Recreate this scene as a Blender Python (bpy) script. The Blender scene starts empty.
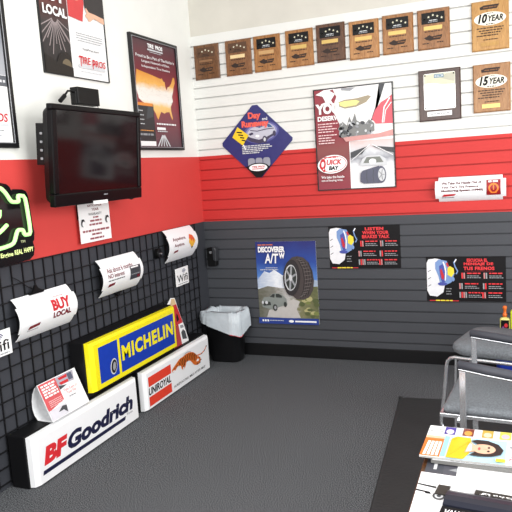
import bpy, bmesh, math, random
from mathutils import Vector, Matrix
S = bpy.context.scene
COL = S.collection
PI = math.pi
rnd = random.Random(7)

# ------------------------------------------------------------------ materials
def lin(c):
    c = c / 255.0
    return c / 12.92 if c <= 0.04045 else ((c + 0.055) / 1.055) ** 2.4

MATS = {}
def mat(name, rgb, rough=0.55, metal=0.0, spec=0.4, var=0.05, scale=30.0, bump=0.0, emit=0.0, bscale=None):
    if name in MATS:
        return MATS[name]
    m = bpy.data.materials.new(name)
    m.use_nodes = True
    nt = m.node_tree
    b = nt.nodes['Principled BSDF']
    b.inputs['Roughness'].default_value = rough
    b.inputs['Metallic'].default_value = metal
    b.inputs['Specular IOR Level'].default_value = spec
    tc = nt.nodes.new('ShaderNodeTexCoord')
    nz = nt.nodes.new('ShaderNodeTexNoise')
    nz.inputs['Scale'].default_value = scale
    nz.inputs['Detail'].default_value = 4
    nt.links.new(tc.outputs['Object'], nz.inputs['Vector'])
    mx = nt.nodes.new('ShaderNodeMix')
    mx.data_type = 'RGBA'
    c = [lin(v) for v in rgb]
    mx.inputs[6].default_value = [max(0, v * (1 - var * 2)) for v in c] + [1]
    mx.inputs[7].default_value = [min(1, v * (1 + var * 2)) for v in c] + [1]
    nt.links.new(nz.outputs['Fac'], mx.inputs[0])
    nt.links.new(mx.outputs[2], b.inputs['Base Color'])
    if emit:
        nt.links.new(mx.outputs[2], b.inputs['Emission Color'])
        b.inputs['Emission Strength'].default_value = emit
    if bump:
        n2 = nt.nodes.new('ShaderNodeTexNoise')
        n2.inputs['Scale'].default_value = bscale or scale
        nt.links.new(tc.outputs['Object'], n2.inputs['Vector'])
        bp = nt.nodes.new('ShaderNodeBump')
        bp.inputs['Strength'].default_value = bump
        bp.inputs['Distance'].default_value = 0.01
        nt.links.new(n2.outputs['Fac'], bp.inputs['Height'])
        nt.links.new(bp.outputs['Normal'], b.inputs['Normal'])
    MATS[name] = m
    return m

def ramp_mat(name, axis, stops, rough=0.45, noise=0.0, nscale=8.0, spec=0.4):
    """printed picture: colours running along one axis of the sheet, broken up by noise"""
    m = bpy.data.materials.new(name)
    m.use_nodes = True
    nt = m.node_tree
    b = nt.nodes['Principled BSDF']
    b.inputs['Roughness'].default_value = rough
    b.inputs['Specular IOR Level'].default_value = spec
    tc = nt.nodes.new('ShaderNodeTexCoord')
    sx = nt.nodes.new('ShaderNodeSeparateXYZ')
    nt.links.new(tc.outputs['Generated'], sx.inputs[0])
    src = sx.outputs[axis]
    nz = nt.nodes.new('ShaderNodeTexNoise')
    nz.inputs['Scale'].default_value = nscale
    nz.inputs['Detail'].default_value = 6
    nt.links.new(tc.outputs['Generated'], nz.inputs['Vector'])
    ma = nt.nodes.new('ShaderNodeMath'); ma.operation = 'MULTIPLY_ADD'
    nt.links.new(nz.outputs['Fac'], ma.inputs[0])
    ma.inputs[1].default_value = noise * 2
    nt.links.new(src, ma.inputs[2])
    ms = nt.nodes.new('ShaderNodeMath'); ms.operation = 'SUBTRACT'
    nt.links.new(ma.outputs[0], ms.inputs[0]); ms.inputs[1].default_value = noise
    cr = nt.nodes.new('ShaderNodeValToRGB')
    el = cr.color_ramp.elements
    while len(el) < len(stops):
        el.new(0.5)
    for e, (p, rgb) in zip(el, stops):
        e.position = p
        e.color = [lin(v) for v in rgb] + [1]
    nt.links.new(ms.outputs[0], cr.inputs[0])
    nt.links.new(cr.outputs[0], b.inputs['Base Color'])
    MATS[name] = m
    return m

def wood_mat(name, dark, light, rough=0.3):
    m = bpy.data.materials.new(name)
    m.use_nodes = True
    nt = m.node_tree
    b = nt.nodes['Principled BSDF']
    b.inputs['Roughness'].default_value = rough
    b.inputs['Specular IOR Level'].default_value = 0.4
    tc = nt.nodes.new('ShaderNodeTexCoord')
    mp = nt.nodes.new('ShaderNodeMapping')
    mp.inputs['Scale'].default_value = (14, 14, 3)
    nt.links.new(tc.outputs['Object'], mp.inputs['Vector'])
    nz = nt.nodes.new('ShaderNodeTexNoise')
    nz.inputs['Scale'].default_value = 5
    nz.inputs['Detail'].default_value = 6
    nz.inputs['Distortion'].default_value = 1.2
    nt.links.new(mp.outputs['Vector'], nz.inputs['Vector'])
    cr = nt.nodes.new('ShaderNodeValToRGB')
    cr.color_ramp.elements[0].position = 0.3
    cr.color_ramp.elements[1].position = 0.7
    cr.color_ramp.elements[0].color = [lin(v) * 0.78 for v in dark] + [1]
    cr.color_ramp.elements[1].color = [lin(v) * 0.78 for v in light] + [1]
    nt.links.new(nz.outputs['Fac'], cr.inputs[0])
    nt.links.new(cr.outputs[0], b.inputs['Base Color'])
    MATS[name] = m
    return m

Z_GREY, Z_RED = 1.0438, 1.5398          # heights where the wall paint changes colour
def wall_paint(name, white, red, grey, rough=0.45):
    m = bpy.data.materials.new(name)
    m.use_nodes = True
    nt = m.node_tree
    b = nt.nodes['Principled BSDF']
    b.inputs['Roughness'].default_value = rough
    b.inputs['Specular IOR Level'].default_value = 0.3
    ge = nt.nodes.new('ShaderNodeNewGeometry')
    sx = nt.nodes.new('ShaderNodeSeparateXYZ')
    nt.links.new(ge.outputs['Position'], sx.inputs[0])
    def step(z):
        g = nt.nodes.new('ShaderNodeMath'); g.operation = 'GREATER_THAN'
        nt.links.new(sx.outputs[2], g.inputs[0]); g.inputs[1].default_value = z
        return g.outputs[0]
    nz = nt.nodes.new('ShaderNodeTexNoise')
    nz.inputs['Scale'].default_value = 6
    nt.links.new(ge.outputs['Position'], nz.inputs['Vector'])
    def pair(c):
        mx = nt.nodes.new('ShaderNodeMix'); mx.data_type = 'RGBA'
        l = [lin(v) for v in c]
        mx.inputs[6].default_value = [v * 0.95 for v in l] + [1]
        mx.inputs[7].default_value = [min(1, v * 1.05) for v in l] + [1]
        nt.links.new(nz.outputs['Fac'], mx.inputs[0])
        return mx.outputs[2]
    m1 = nt.nodes.new('ShaderNodeMix'); m1.data_type = 'RGBA'
    nt.links.new(step(Z_GREY), m1.inputs[0])
    nt.links.new(pair(grey), m1.inputs[6]); nt.links.new(pair(red), m1.inputs[7])
    m2 = nt.nodes.new('ShaderNodeMix'); m2.data_type = 'RGBA'
    nt.links.new(step(Z_RED), m2.inputs[0])
    nt.links.new(m1.outputs[2], m2.inputs[6]); nt.links.new(pair(white), m2.inputs[7])
    nt.links.new(m2.outputs[2], b.inputs['Base Color'])
    MATS[name] = m
    return m

WHITE = mat('paper_white', (244, 244, 244), 0.5, var=0.012)
BLACK = mat('black_plastic', (12, 12, 13), 0.45, spec=0.25)
INK = mat('black_print', (18, 18, 21), 0.6, spec=0.2)
GREYP = mat('grey_print', (150, 152, 156), 0.5)
DGREY = mat('dark_grey_print', (70, 72, 76), 0.5)
LGREY = mat('light_grey_print', (205, 207, 210), 0.5)
REDP = mat('red_print', (196, 40, 48), 0.5)
MAROON = mat('maroon_print', (116, 30, 42), 0.5, spec=0.2)
NAVYP = mat('navy_print', (28, 32, 70), 0.5)
CHROME = mat('chrome_metal', (214, 216, 220), 0.25, 0.8)
GOLD = mat('gold_plate', (200, 168, 98), 0.3, 0.35)
SKIN = mat('skin_print', (226, 178, 150), 0.5)

# ------------------------------------------------------------------ mesh builder
class MB:
    def __init__(s, M=None):
        s.v = []; s.f = []; s.mi = []; s.mats = []; s.M = M
    def add(s, verts, faces, m):
        if m not in s.mats:
            s.mats.append(m)
        k = s.mats.index(m); o = len(s.v)
        s.v += [tuple(s.M @ Vector(p)) if s.M else tuple(p) for p in verts]
        for f in faces:
            s.f.append([i + o for i in f]); s.mi.append(k)
    def box(s, x0, y0, z0, x1, y1, z1, m):
        x0, x1 = min(x0, x1), max(x0, x1); y0, y1 = min(y0, y1), max(y0, y1); z0, z1 = min(z0, z1), max(z0, z1)
        v = [(x0, y0, z0), (x1, y0, z0), (x1, y1, z0), (x0, y1, z0), (x0, y0, z1), (x1, y0, z1), (x1, y1, z1), (x0, y1, z1)]
        s.add(v, [(0, 3, 2, 1), (4, 5, 6, 7), (0, 1, 5, 4), (1, 2, 6, 5), (2, 3, 7, 6), (3, 0, 4, 7)], m)
    def loft(s, rings, m, cap0=True, cap1=True):
        n = len(rings[0]); v = [p for r in rings for p in r]; f = []
        for a in range(len(rings) - 1):
            for i in range(n):
                j = (i + 1) % n
                f.append((a * n + i, a * n + j, (a + 1) * n + j, (a + 1) * n + i))
        if cap0: f.append(tuple(reversed(range(n))))
        if cap1: f.append(tuple((len(rings) - 1) * n + i for i in range(n)))
        s.add(v, f, m)
    def prism(s, poly, y0, y1, m):
        """outline in x,z pushed from y0 (back) to y1 (front, smaller y)"""
        if area(poly) < 0: poly = poly[::-1]
        s.loft([[(u, y0, v) for u, v in poly], [(u, y1, v) for u, v in poly]], m)
    def slab(s, poly, z0, z1, m):
        if area(poly) < 0: poly = poly[::-1]
        s.loft([[(u, v, z0) for u, v in poly], [(u, v, z1) for u, v in poly]], m)
    def tube(s, path, r, m, n=8):
        P = [Vector(p) for p in path]; rings = []; nrm = None
        for i, p in enumerate(P):
            d = ((P[min(i + 1, len(P) - 1)] - P[max(i - 1, 0)])).normalized()
            if nrm is None:
                nrm = d.orthogonal().normalized()
            nrm = (nrm - d * nrm.dot(d)).normalized()
            b = d.cross(nrm)
            rr = r[i] if isinstance(r, (list, tuple)) else r
            rings.append([tuple(p + (nrm * math.cos(2 * PI * k / n) + b * math.sin(2 * PI * k / n)) * rr) for k in range(n)])
        s.loft(rings, m)
    def lathe(s, prof, m, n=20, c=(0, 0, 0)):
        s.loft([[(c[0] + r * math.cos(2 * PI * k / n), c[1] + r * math.sin(2 * PI * k / n), c[2] + z) for k in range(n)] for r, z in prof], m)
    def build(s, name, parent=None, smooth=False, bevel=0.0, seg=2):
        me = bpy.data.meshes.new(name)
        me.from_pydata(s.v, [], s.f)
        for m in s.mats: me.materials.append(m)
        for p, k in zip(me.polygons, s.mi):
            p.material_index = k
            p.use_smooth = smooth
        me.update()
        o = bpy.data.objects.new(name, me)
        COL.objects.link(o)
        if parent: o.parent = parent
        if bevel:
            b = o.modifiers.new('bevel', 'BEVEL'); b.width = bevel; b.segments = seg; b.limit_method = 'ANGLE'
            b.harden_normals = False
        return o

def split_build(mb, name, parent):
    """one object per print that stands apart from the others"""
    n = len(mb.v); par = list(range(n))
    def find(i):
        while par[i] != i:
            par[i] = par[par[i]]; i = par[i]
        return i
    for f in mb.f:
        for i in f[1:]: par[find(i)] = find(f[0])
    isl = {}
    for f, k in zip(mb.f, mb.mi): isl.setdefault(find(f[0]), []).append((f, k))
    keys = list(isl); bb = []
    for k in keys:
        vs = [mb.v[i] for f, _ in isl[k] for i in f]
        bb.append(([min(c) for c in zip(*vs)], [max(c) for c in zip(*vs)]))
    grp = list(range(len(keys)))
    def gf(i):
        while grp[i] != i: i = grp[i]
        return i
    for i in range(len(keys)):
        for j in range(i):
            gap = math.sqrt(sum(max(0, bb[i][0][c] - bb[j][1][c], bb[j][0][c] - bb[i][1][c]) ** 2 for c in range(3)))
            sz = max(max(b[1][c] - b[0][c] for c in range(3)) for b in (bb[i], bb[j]))
            if gap <= max(0.019, 0.48 * sz): grp[gf(i)] = gf(j)
    out = {}
    for i, k in enumerate(keys): out.setdefault(gf(i), []).extend(isl[k])
    objs = []
    for fs in out.values():
        q = MB(); mp = {}
        for f, k in fs:
            m = mb.mats[k]
            if m not in q.mats: q.mats.append(m)
            g = []
            for i in f:
                if i not in mp: mp[i] = len(q.v); q.v.append(mb.v[i])
                g.append(mp[i])
            q.f.append(g); q.mi.append(q.mats.index(m))
        objs.append(q.build(name, parent))
    return objs[0]

def area(p):
    return sum(p[i][0] * p[(i + 1) % len(p)][1] - p[(i + 1) % len(p)][0] * p[i][1] for i in range(len(p))) / 2
def rrect(x0, y0, x1, y1, r, n=5):
    out = []
    for cx, cy, a in ((x1 - r, y0 + r, -PI / 2), (x1 - r, y1 - r, 0), (x0 + r, y1 - r, PI / 2), (x0 + r, y0 + r, PI)):
        for k in range(n + 1):
            t = a + PI / 2 * k / n
            out.append((cx + r * math.cos(t), cy + r * math.sin(t)))
    return out
def ell(cx, cy, rx, ry, n=28, rot=0.0):
    return [(cx + rx * math.cos(t) * math.cos(rot) - ry * math.sin(t) * math.sin(rot),
             cy + rx * math.cos(t) * math.sin(rot) + ry * math.sin(t) * math.cos(rot)) for t in (2 * PI * k / n for k in range(n))]
def arc(c, r, a0, a1, n=6):
    return [(c[0] + r * math.cos(a0 + (a1 - a0) * k / n), c[1] + r * math.sin(a0 + (a1 - a0) * k / n)) for k in range(n + 1)]

# ------------------------------------------------------------------ lettering
TC = {}
def text2d(st, bold=0.0, shear=0.0, space=1.0):
    key = (st, bold, shear, space)
    if key not in TC:
        cu = bpy.data.curves.new('lettering_outline', 'FONT')
        cu.body = st; cu.offset = bold; cu.shear = shear; cu.space_character = space
        cu.resolution_u = 3; cu.fill_mode = 'FRONT'
        ob = bpy.data.objects.new('lettering_outline', cu)
        COL.objects.link(ob)
        dg = bpy.context.evaluated_depsgraph_get()
        me = bpy.data.meshes.new_from_object(ob.evaluated_get(dg))
        v = [(p.co.x, p.co.y) for p in me.vertices]
        f = [tuple(p.vertices) for p in me.polygons]
        bpy.data.objects.remove(ob); bpy.data.curves.remove(cu); bpy.data.meshes.remove(me)
        TC[key] = (v, f)
    return TC[key]

class Art:
    """flat printing on a sheet: u to the right, v up, each shape a hair above the last"""
    def __init__(s, mb, t=0.0, fn=None, gap=0.0003, cut=0):
        s.mb = mb; s.h = t; s.fn = fn or (lambda u, v, h: (u, -h, v)); s.gap = gap; s.cut = cut
    def use(s, mb):
        s.mb = mb; return s
    def _put(s, pts, faces, m):
        s.h += s.gap
        out = []
        for f in faces:
            out.append(f if area([pts[i] for i in f]) > 0 else tuple(reversed(f)))
        if s.cut:
            bm = bmesh.new(); bv = [bm.verts.new((u, v, 0)) for u, v in pts]
            for f in out: bm.faces.new([bv[i] for i in f])
            v0, v1 = min(p[1] for p in pts), max(p[1] for p in pts)
            k = math.ceil(v0 / s.cut)
            while k * s.cut < v1:
                bmesh.ops.bisect_plane(bm, geom=bm.verts[:] + bm.edges[:] + bm.faces[:], plane_co=(0, k * s.cut, 0), plane_no=(0, 1, 0)); k += 1
            bm.verts.index_update()
            pts = [(q.co.x, q.co.y) for q in bm.verts]; out = [tuple(q.index for q in f.verts) for f in bm.faces]
            bm.free()
        s.mb.add([s.fn(u, v, s.h) for u, v in pts], out, m)
    def P(s, pts, m):
        s._put(pts, [tuple(range(len(pts)))], m); return s
    def R(s, u0, v0, u1, v1, m, nu=1, nv=1):
        pts = [(u0 + (u1 - u0) * i / nu, v0 + (v1 - v0) * j / nv) for j in range(nv + 1) for i in range(nu + 1)]
        fs = [(j * (nu + 1) + i, j * (nu + 1) + i + 1, (j + 1) * (nu + 1) + i + 1, (j + 1) * (nu + 1) + i) for j in range(nv) for i in range(nu)]
        s._put(pts, fs, m); return s
    def E(s, cx, cy, rx, ry, m, rot=0.0):
        return s.P(ell(cx, cy, rx, ry, 28, rot), m)
    def T(s, st, u0, v0, u1, v1, m, bold=0.0, shear=0.0, slope=0.0, space=1.0):
        v, f = text2d(st, bold, shear, space)
        xs = [p[0] for p in v]; ys = [p[1] for p in v]
        a, b, c, d = min(xs), max(xs), min(ys), max(ys)
        pts = [(u0 + (x - a) / (b - a) * (u1 - u0), v0 + (y - c) / (d - c) * (v1 - v0) + slope * (x - a) / (b - a)) for x, y in v]
        s._put(pts, f, m); return s
    def W(s, u0, v0, u1, v1, m, seed=0):
        """a line of print too small to read: word-long strokes"""
        r = random.Random(seed); u = u0; h = v1 - v0; pts = []; fs = []
        while u < u1 - h * 0.5:
            w = min(h * r.uniform(1.2, 4.2), u1 - u)
            k = len(pts); pts += [(u, v0), (u + w, v0), (u + w, v1), (u, v1)]; fs.append((k, k + 1, k + 2, k + 3))
            u += w + h * 0.6
        s._put(pts, fs, m); return s
    def L(s, pts, w, m):
        """a drawn stroke"""
        P = [Vector(p) for p in pts]; A = []; B = []
        for i, p in enumerate(P):
            d = (P[min(i + 1, len(P) - 1)] - P[max(i - 1, 0)]).normalized()
            n = Vector((-d.y, d.x)) * w / 2
            A.append(tuple(p - n)); B.append(tuple(p + n))
        k = len(P)
        s._put(A + B, [(i, i + 1, k + i + 1, k + i) for i in range(k - 1)], m); return s

# ------------------------------------------------------------------ things
def tag(o, label=None, cat=None, group=None, kind=None):
    if label: o['label'] = label
    if cat: o['category'] = cat
    if group: o['group'] = group
    if kind: o['kind'] = kind
    return o
def thing(name, label, cat, loc, rotz=0.0, group=None):
    o = bpy.data.objects.new(name, None)
    o.empty_display_size = 0.05
    COL.objects.link(o)
    o.location = loc; o.rotation_euler = (0, 0, rotz)
    return tag(o, label, cat, group)
LEFT = PI / 2          # things facing into the room from the left wall
def frame_mb(w, h, b, y0, y1, m, lip=None):
    mb = MB()
    mb.box(0, y0, 0, w, y1, b, m); mb.box(0, y0, h - b, w, y1, h, m)
    mb.box(0, y0, b, b, y1, h - b, m); mb.box(w - b, y0, b, w, y1, h - b, m)
    if lip:
        e = b * 0.72; g = 0.004
        for a in ((b - g, b - g, w - b + g, b), (b - g, h - b, w - b + g, h - b + g), (b - g, b, b, h - b), (w - b, b, w - b + g, h - b)):
            mb.box(a[0], y1, a[1], a[2], y1 - 0.001, a[3], lip)
    return mb
def sheet_mb(w, h, t, m):
    mb = MB(); mb.box(0, -t, 0, w, 0, h, m); return mb

# ================================================================== THE ROOM
PAINT_L = wall_paint('left_wall_paint', (236, 236, 231), (208, 70, 66), (60, 62, 68), 0.55)  # red kept paler than on the slat wall: glare put into the colour
PAINT_B = wall_paint('slat_wall_paint', (222, 222, 218), (196, 52, 50), (68, 70, 75), 0.55)
UPPER = mat('beige_upper_wall', (204, 200, 190), 0.7, scale=5)
CARPET = mat('carpet', (88, 90, 93), 0.95, spec=0.1, var=0.46, scale=200, bump=0.0)
cn = CARPET.node_tree.nodes
mrange = cn.new('ShaderNodeMapRange'); mrange.inputs[1].default_value = 0.40; mrange.inputs[2].default_value = 0.60
nzn = [q for q in cn if q.type == 'TEX_NOISE' and q.inputs['Scale'].default_value == 200][0]; nzn.inputs['Detail'].default_value = 2
mxn = [q for q in cn if q.type == 'MIX'][0]
CARPET.node_tree.links.new(nzn.outputs['Fac'], mrange.inputs[0]); CARPET.node_tree.links.new(mrange.outputs[0], mxn.inputs[0])
BASEB = mat('black_baseboard', (14, 14, 16), 0.5, spec=0.25)
XR, YF = 4.4, -5.6
m = MB(); m.box(-0.15, YF, -0.06, XR, 0.15, 0.0, CARPET); tag(m.build('floor'), kind='structure')
m = MB(); m.box(-0.12, YF, 0.0, 0.0, 0.15, 3.3, PAINT_L); tag(m.build('wall_left'), kind='structure')
# slat wall: real grooves every three inches
m = MB()
pitch, g0, ztop = 0.0762, 0.9778, 2.4223
gz = sorted(g0 + pitch * i for i in range(-12, 19) if 0.1 < g0 + pitch * i < ztop - 0.01)
prof = [(0.0, 0.0)]
for z in gz:
    prof += [(0.0, z - 0.0048), (0.006, z - 0.0048), (0.006, z - 0.012), (0.02, z - 0.012), (0.02, z + 0.012), (0.006, z + 0.012), (0.006, z + 0.0048), (0.0, z + 0.0048)]
prof += [(0.0, ztop), (0.03, ztop)]
vv = []; ff = []
for (y, z) in prof: vv += [(0.0, y, z), (XR, y, z)]
for i in range(len(prof) - 1): ff.append((2 * i, 2 * i + 1, 2 * i + 3, 2 * i + 2))
m.add(vv, ff, PAINT_B)
m.add([(0, 0.03, 0), (XR, 0.03, 0), (XR, 0.03, ztop), (0, 0.03, ztop)], [(0, 3, 2, 1)], PAINT_B)
tag(m.build('wall_back'), kind='structure')
m = MB(); m.box(0.0, 0.012, ztop, XR, 0.12, 3.3, UPPER); tag(m.build('wall_back_upper'), kind='structure')
m = MB(); m.box(0.0, -0.012, 0.0, XR, -0.0005, 0.094, BASEB); tag(m.build('baseboard_back', bevel=0.003), kind='structure')

# ================================================================== LEFT WALL, TOP
FRM = mat('black_frame', (22, 22, 24), 0.35)
SILV = mat('silver_lip', (170, 172, 178), 0.3, 0.6)
# --- tall framed poster cut by the photo's left edge
w, h = 0.61, 0.905
t = thing('framed_poster', 'tall black-framed poster partly cut off by the left edge, white lower half', 'poster', (0.001, -2.55, 1.594), LEFT)
frame_mb(w, h, 0.026, 0, -0.02, FRM, SILV).build('frame', t, bevel=0.002)
m = MB(); m.box(0.026, -0.008, 0.026, w - 0.026, 0, h - 0.026, WHITE)
a = Art(m, 0.008)
ph = ramp_mat('grey_photo_print', 2, [(0.0, (200, 200, 204)), (0.5, (150, 152, 158)), (1.0, (60, 62, 68))], noise=0.15)
a.R(0.026, 0.34, w - 0.026, h - 0.026, ph)
a.R(0.026, 0.288, w - 0.026, 0.338, mat('charcoal_band', (92, 94, 100), 0.5))
a.W(0.06, 0.306, 0.575, 0.318, LGREY, 3)
for k, v in enumerate((0.245, 0.23, 0.215)): a.W(0.2, v, 0.575, v + 0.004, LGREY, k)
m.build('sheet', t)
m = MB(); a.use(m)
a.T('TIRE PROS', 0.31, 0.122, 0.565, 0.162, REDP, 0.02, 0.15)
a.R(0.31, 0.102, 0.565, 0.115, LGREY); a.W(0.36, 0.08, 0.53, 0.085, GREYP, 5); a.W(0.42, 0.057, 0.51, 0.061, GREYP, 6)
split_build(m, 'lettering', t)

# --- buy local poster
w, h = 0.571, 0.727
t = thing('poster', 'poster headed BUY LOCAL with a hand, high on the wall above the television', 'poster', (0.001, -1.683, 1.98), LEFT)
frame_mb(w, h, 0.005, 0, -0.012, FRM).build('frame', t)
m = MB(); m.box(0.005, -0.006, 0.005, w - 0.005, 0, h - 0.005, WHITE); m.build('sheet', t)
m = MB(); a = Art(m, 0.006)
dk = ramp_mat('maroon_to_black_print', 2, [(0.0, (38, 34, 34)), (0.35, (60, 56, 56)), (0.5, (98, 60, 58)), (0.62, (120, 44, 48)), (1.0, (120, 30, 40))], noise=0.05)
a.R(0.005, 0.005, 0.237, h - 0.005, dk)
m.build('picture', t)
m = MB(); a.use(m)
ray = mat('pale_ray_print', (150, 138, 138), 0.5)
for k in range(13):
    an = -PI / 2 + (k - 6) * 0.19
    p0 = Vector((0.12 + 0.02 * math.cos(an), 0.30 + 0.03 * math.sin(an))); p1 = p0 + Vector((math.cos(an), math.sin(an))) * (0.11 + 0.03 * (k % 3))
    p1.x = min(max(p1.x, 0.01), 0.232)
    a.L([tuple(p0), tuple(p1)], 0.006, ray)
dkc = mat('dark_olive_print', (34, 30, 28), 0.4)
a.E(0.17, 0.075, 0.062, 0.05, dkc, 0.5); a.E(0.185, 0.055, 0.04, 0.035, mat('olive_gold_print', (110, 98, 78), 0.5), 0.3)
a.P([(0.01, 0.006), (0.236, 0.006), (0.236, 0.05), (0.1, 0.07), (0.01, 0.1)], dkc)
redshirt = mat('red_shirt_print', (205, 70, 72), 0.5)
a.P([(0.238, 0.325), (0.36, 0.315), (0.385, 0.42), (0.36, 0.6), (0.238, 0.6)], redshirt)
a.E(0.31, 0.455, 0.045, 0.035, SKIN)
a.P([(0.39, 0.40), (0.42, 0.35), (0.566, 0.36), (0.566, 0.70), (0.38, 0.70)], mat('dark_coat_print', (58, 54, 54), 0.5))
a.P([(0.403, 0.396), (0.423, 0.377), (0.477, 0.374), (0.565, 0.365), (0.565, 0.333), (0.466, 0.349), (0.43, 0.327), (0.414, 0.326), (0.412, 0.34), (0.396, 0.345), (0.389, 0.357), (0.405, 0.367), (0.392, 0.392)], SKIN)
for k, v in enumerate((0.243, 0.23, 0.217, 0.204)): a.W(0.285 + 0.01 * (k == 3), v, 0.53 - 0.02 * (k == 3), v + 0.0045, GREYP, k + 20)
split_build(m, 'illustration', t)
m = MB(); a.use(m)
a.T('BUY', 0.02, 0.375, 0.215, 0.46, WHITE, 0.05); a.T('LOCAL', 0.026, 0.302, 0.218, 0.352, WHITE, 0.04)
a.T('TirePros.com', 0.328, 0.158, 0.482, 0.17, INK, 0.01)
a.R(0.284, 0.058, 0.53, 0.078, LGREY)
a.T('T', 0.292, 0.066, 0.325, 0.124, REDP, 0.02, 0.1); a.T('IRE', 0.322, 0.082, 0.395, 0.122, REDP, 0.02, 0.1); a.T('P', 0.408, 0.062, 0.438, 0.116, REDP, 0.02, 0.1); a.T('ROS', 0.438, 0.076, 0.535, 0.114, REDP, 0.02, 0.1)
a.W(0.3, 0.036, 0.5, 0.043, LGREY, 9)
split_build(m, 'lettering', t)

# --- map poster in a black frame
w, h = 0.605, 0.73
t = thing('framed_poster', 'black-framed maroon poster with an orange map of the country, right of the television', 'poster', (0.001, -0.862, 1.588), LEFT)
frame_mb(w, h, 0.02, 0, -0.022, FRM, SILV).build('frame', t, bevel=0.002)
m = MB(); m.box(0.02, -0.01, 0.02, w - 0.02, 0, h - 0.02, ramp_mat('maroon_sheet', 2, [(0, (92, 66, 74)), (0.3, (126, 58, 68)), (0.5, (150, 44, 52)), (0.7, (120, 46, 56)), (1, (84, 58, 64))]))
m.build('sheet', t)
m = MB(); a = Art(m, 0.010)
mp = [(0.059, 0.512), (0.12, 0.505), (0.20, 0.497), (0.29, 0.487), (0.357, 0.478), (0.375, 0.485), (0.39, 0.465), (0.41, 0.462), (0.415, 0.43), (0.432, 0.405), (0.445, 0.432), (0.468, 0.436), (0.50, 0.462), (0.53, 0.505), (0.552, 0.503), (0.552, 0.468), (0.53, 0.44), (0.52, 0.41), (0.497, 0.37), (0.505, 0.34), (0.47, 0.30), (0.468, 0.275), (0.485, 0.225), (0.478, 0.208), (0.458, 0.235), (0.443, 0.262), (0.40, 0.258), (0.375, 0.248), (0.33, 0.258), (0.31, 0.235), (0.285, 0.203), (0.272, 0.215), (0.255, 0.245), (0.235, 0.262), (0.215, 0.286), (0.15, 0.298), (0.10, 0.31), (0.06, 0.33), (0.04, 0.385), (0.045, 0.45)]
a.P(mp, ramp_mat('orange_map_print', 2, [(0.0, (226, 160, 70)), (0.28, (238, 196, 120)), (0.4, (240, 236, 230)), (0.62, (240, 232, 222)), (0.76, (236, 178, 90)), (1, (216, 140, 56))], noise=0.08))
dot = mat('map_dot_print', (120, 78, 50), 0.5)
r = random.Random(3)
for k in range(260):
    u, v = r.uniform(0.06, 0.5), 0.385 + r.uniform(-0.11, 0.10) * r.uniform(0.3, 1)
    a.h -= 0.0003; a.R(u, v, u + 0.003, v + 0.003, dot)
m.build('map_picture', t); m = MB(); a.use(m)
a.R(0.022, 0.026, 0.232, 0.30, mat('dark_leaflet_print', (46, 42, 44), 0.45))
a.R(0.03, 0.286, 0.225, 0.305, mat('orange_bar_print', (226, 140, 60), 0.5))
a.P([(0.13, 0.2), (0.22, 0.22), (0.225, 0.28), (0.16, 0.285)], DGREY)
for k in range(4): a.W(0.04, 0.25 - 0.028 * k, 0.1, 0.256 - 0.028 * k, LGREY, 40 + k)
a.W(0.03, 0.124, 0.21, 0.13, mat('orange_small_print', (220, 150, 80), 0.5), 4); a.W(0.04, 0.095, 0.2, 0.108, GREYP, 8)
a.R(0.022, 0.027, 0.225, 0.058, WHITE)
for k in range(5):
    p0 = (0.33 + 0.006 * (k - 2), 0.1); p1 = (0.33 + 0.04 * (k - 2), 0.025)
    a.L([p0, p1], 0.012, LGREY)
split_build(m, 'illustration', t)
m = MB(); a.use(m)
a.T('TIRE', 0.21, 0.665, 0.29, 0.692, WHITE, 0.05); a.T('PROS', 0.31, 0.665, 0.405, 0.692, WHITE, 0.05)
a.R(0.206, 0.648, 0.405, 0.658, LGREY); a.W(0.23, 0.637, 0.385, 0.641, LGREY, 4)
a.T("Proud to Be a Part of The Nation's", 0.055, 0.592, 0.55, 0.613, WHITE, 0.006)
a.T('Largest Network of Elite,', 0.12, 0.56, 0.48, 0.58, WHITE, 0.006)
a.T('Independent Tire Dealers', 0.117, 0.528, 0.483, 0.547, WHITE, 0.006)
a.W(0.248, 0.17, 0.52, 0.18, WHITE, 3); a.R(0.245, 0.135, 0.36, 0.152, WHITE); a.W(0.25, 0.122, 0.38, 0.129, LGREY, 5)
split_build(m, 'lettering', t)

# --- television on its wall mount, tipped a little down
TVB = mat('tv_black_gloss', (11, 10, 12), 0.3, spec=0.15)
SCR = mat('tv_screen', (14, 8, 10), 0.1, spec=0.28, var=0.0)
t = thing('television', 'black flat-screen television mounted on the left wall above the wire grid', 'television', (0.0, -1.944, 1.298), LEFT)
tilt = math.atan2(0.04, 0.49)
TM = Matrix.Translation((0, -0.2, 0)) @ Matrix.Rotation(tilt, 4, 'X')
w, h = 0.775, 0.49
m = MB(TM)
b = 0.028; bb = 0.062
m.box(0, 0, 0, w, 0.035, bb, TVB); m.box(0, 0, h - b, w, 0.035, h, TVB)
m.box(0, 0, bb, b + 0.01, 0.035, h - b, TVB); m.box(w - b, 0, bb, w, 0.035, h - b, TVB)
m.build('bezel', t, bevel=0.006, seg=3)
m = MB(TM); m.box(b + 0.01, 0.008, bb, w - b, 0.03, h - b, SCR); m.build('screen', t)
m = MB(TM)
m.loft([[(u, 0.035, v) for u, v in rrect(0.008, 0.008, w - 0.008, h - 0.008, 0.02)], [(u, 0.07, v) for u, v in rrect(0.02, 0.02, w - 0.02, h - 0.02, 0.03)], [(u, 0.115, v) for u, v in rrect(0.07, 0.05, w - 0.07, h - 0.06, 0.05)]], BLACK)
m.build('back_shell', t)
m = MB(TM); m.box(0.03, 0.07, 0.20, 0.06, 0.125, 0.40, BLACK)
for k in range(4): m.box(0.026, 0.085, 0.225 + 0.04 * k, 0.031, 0.1, 0.237 + 0.04 * k, GREYP)
m.build('side_connector_panel', t, bevel=0.004)
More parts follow.
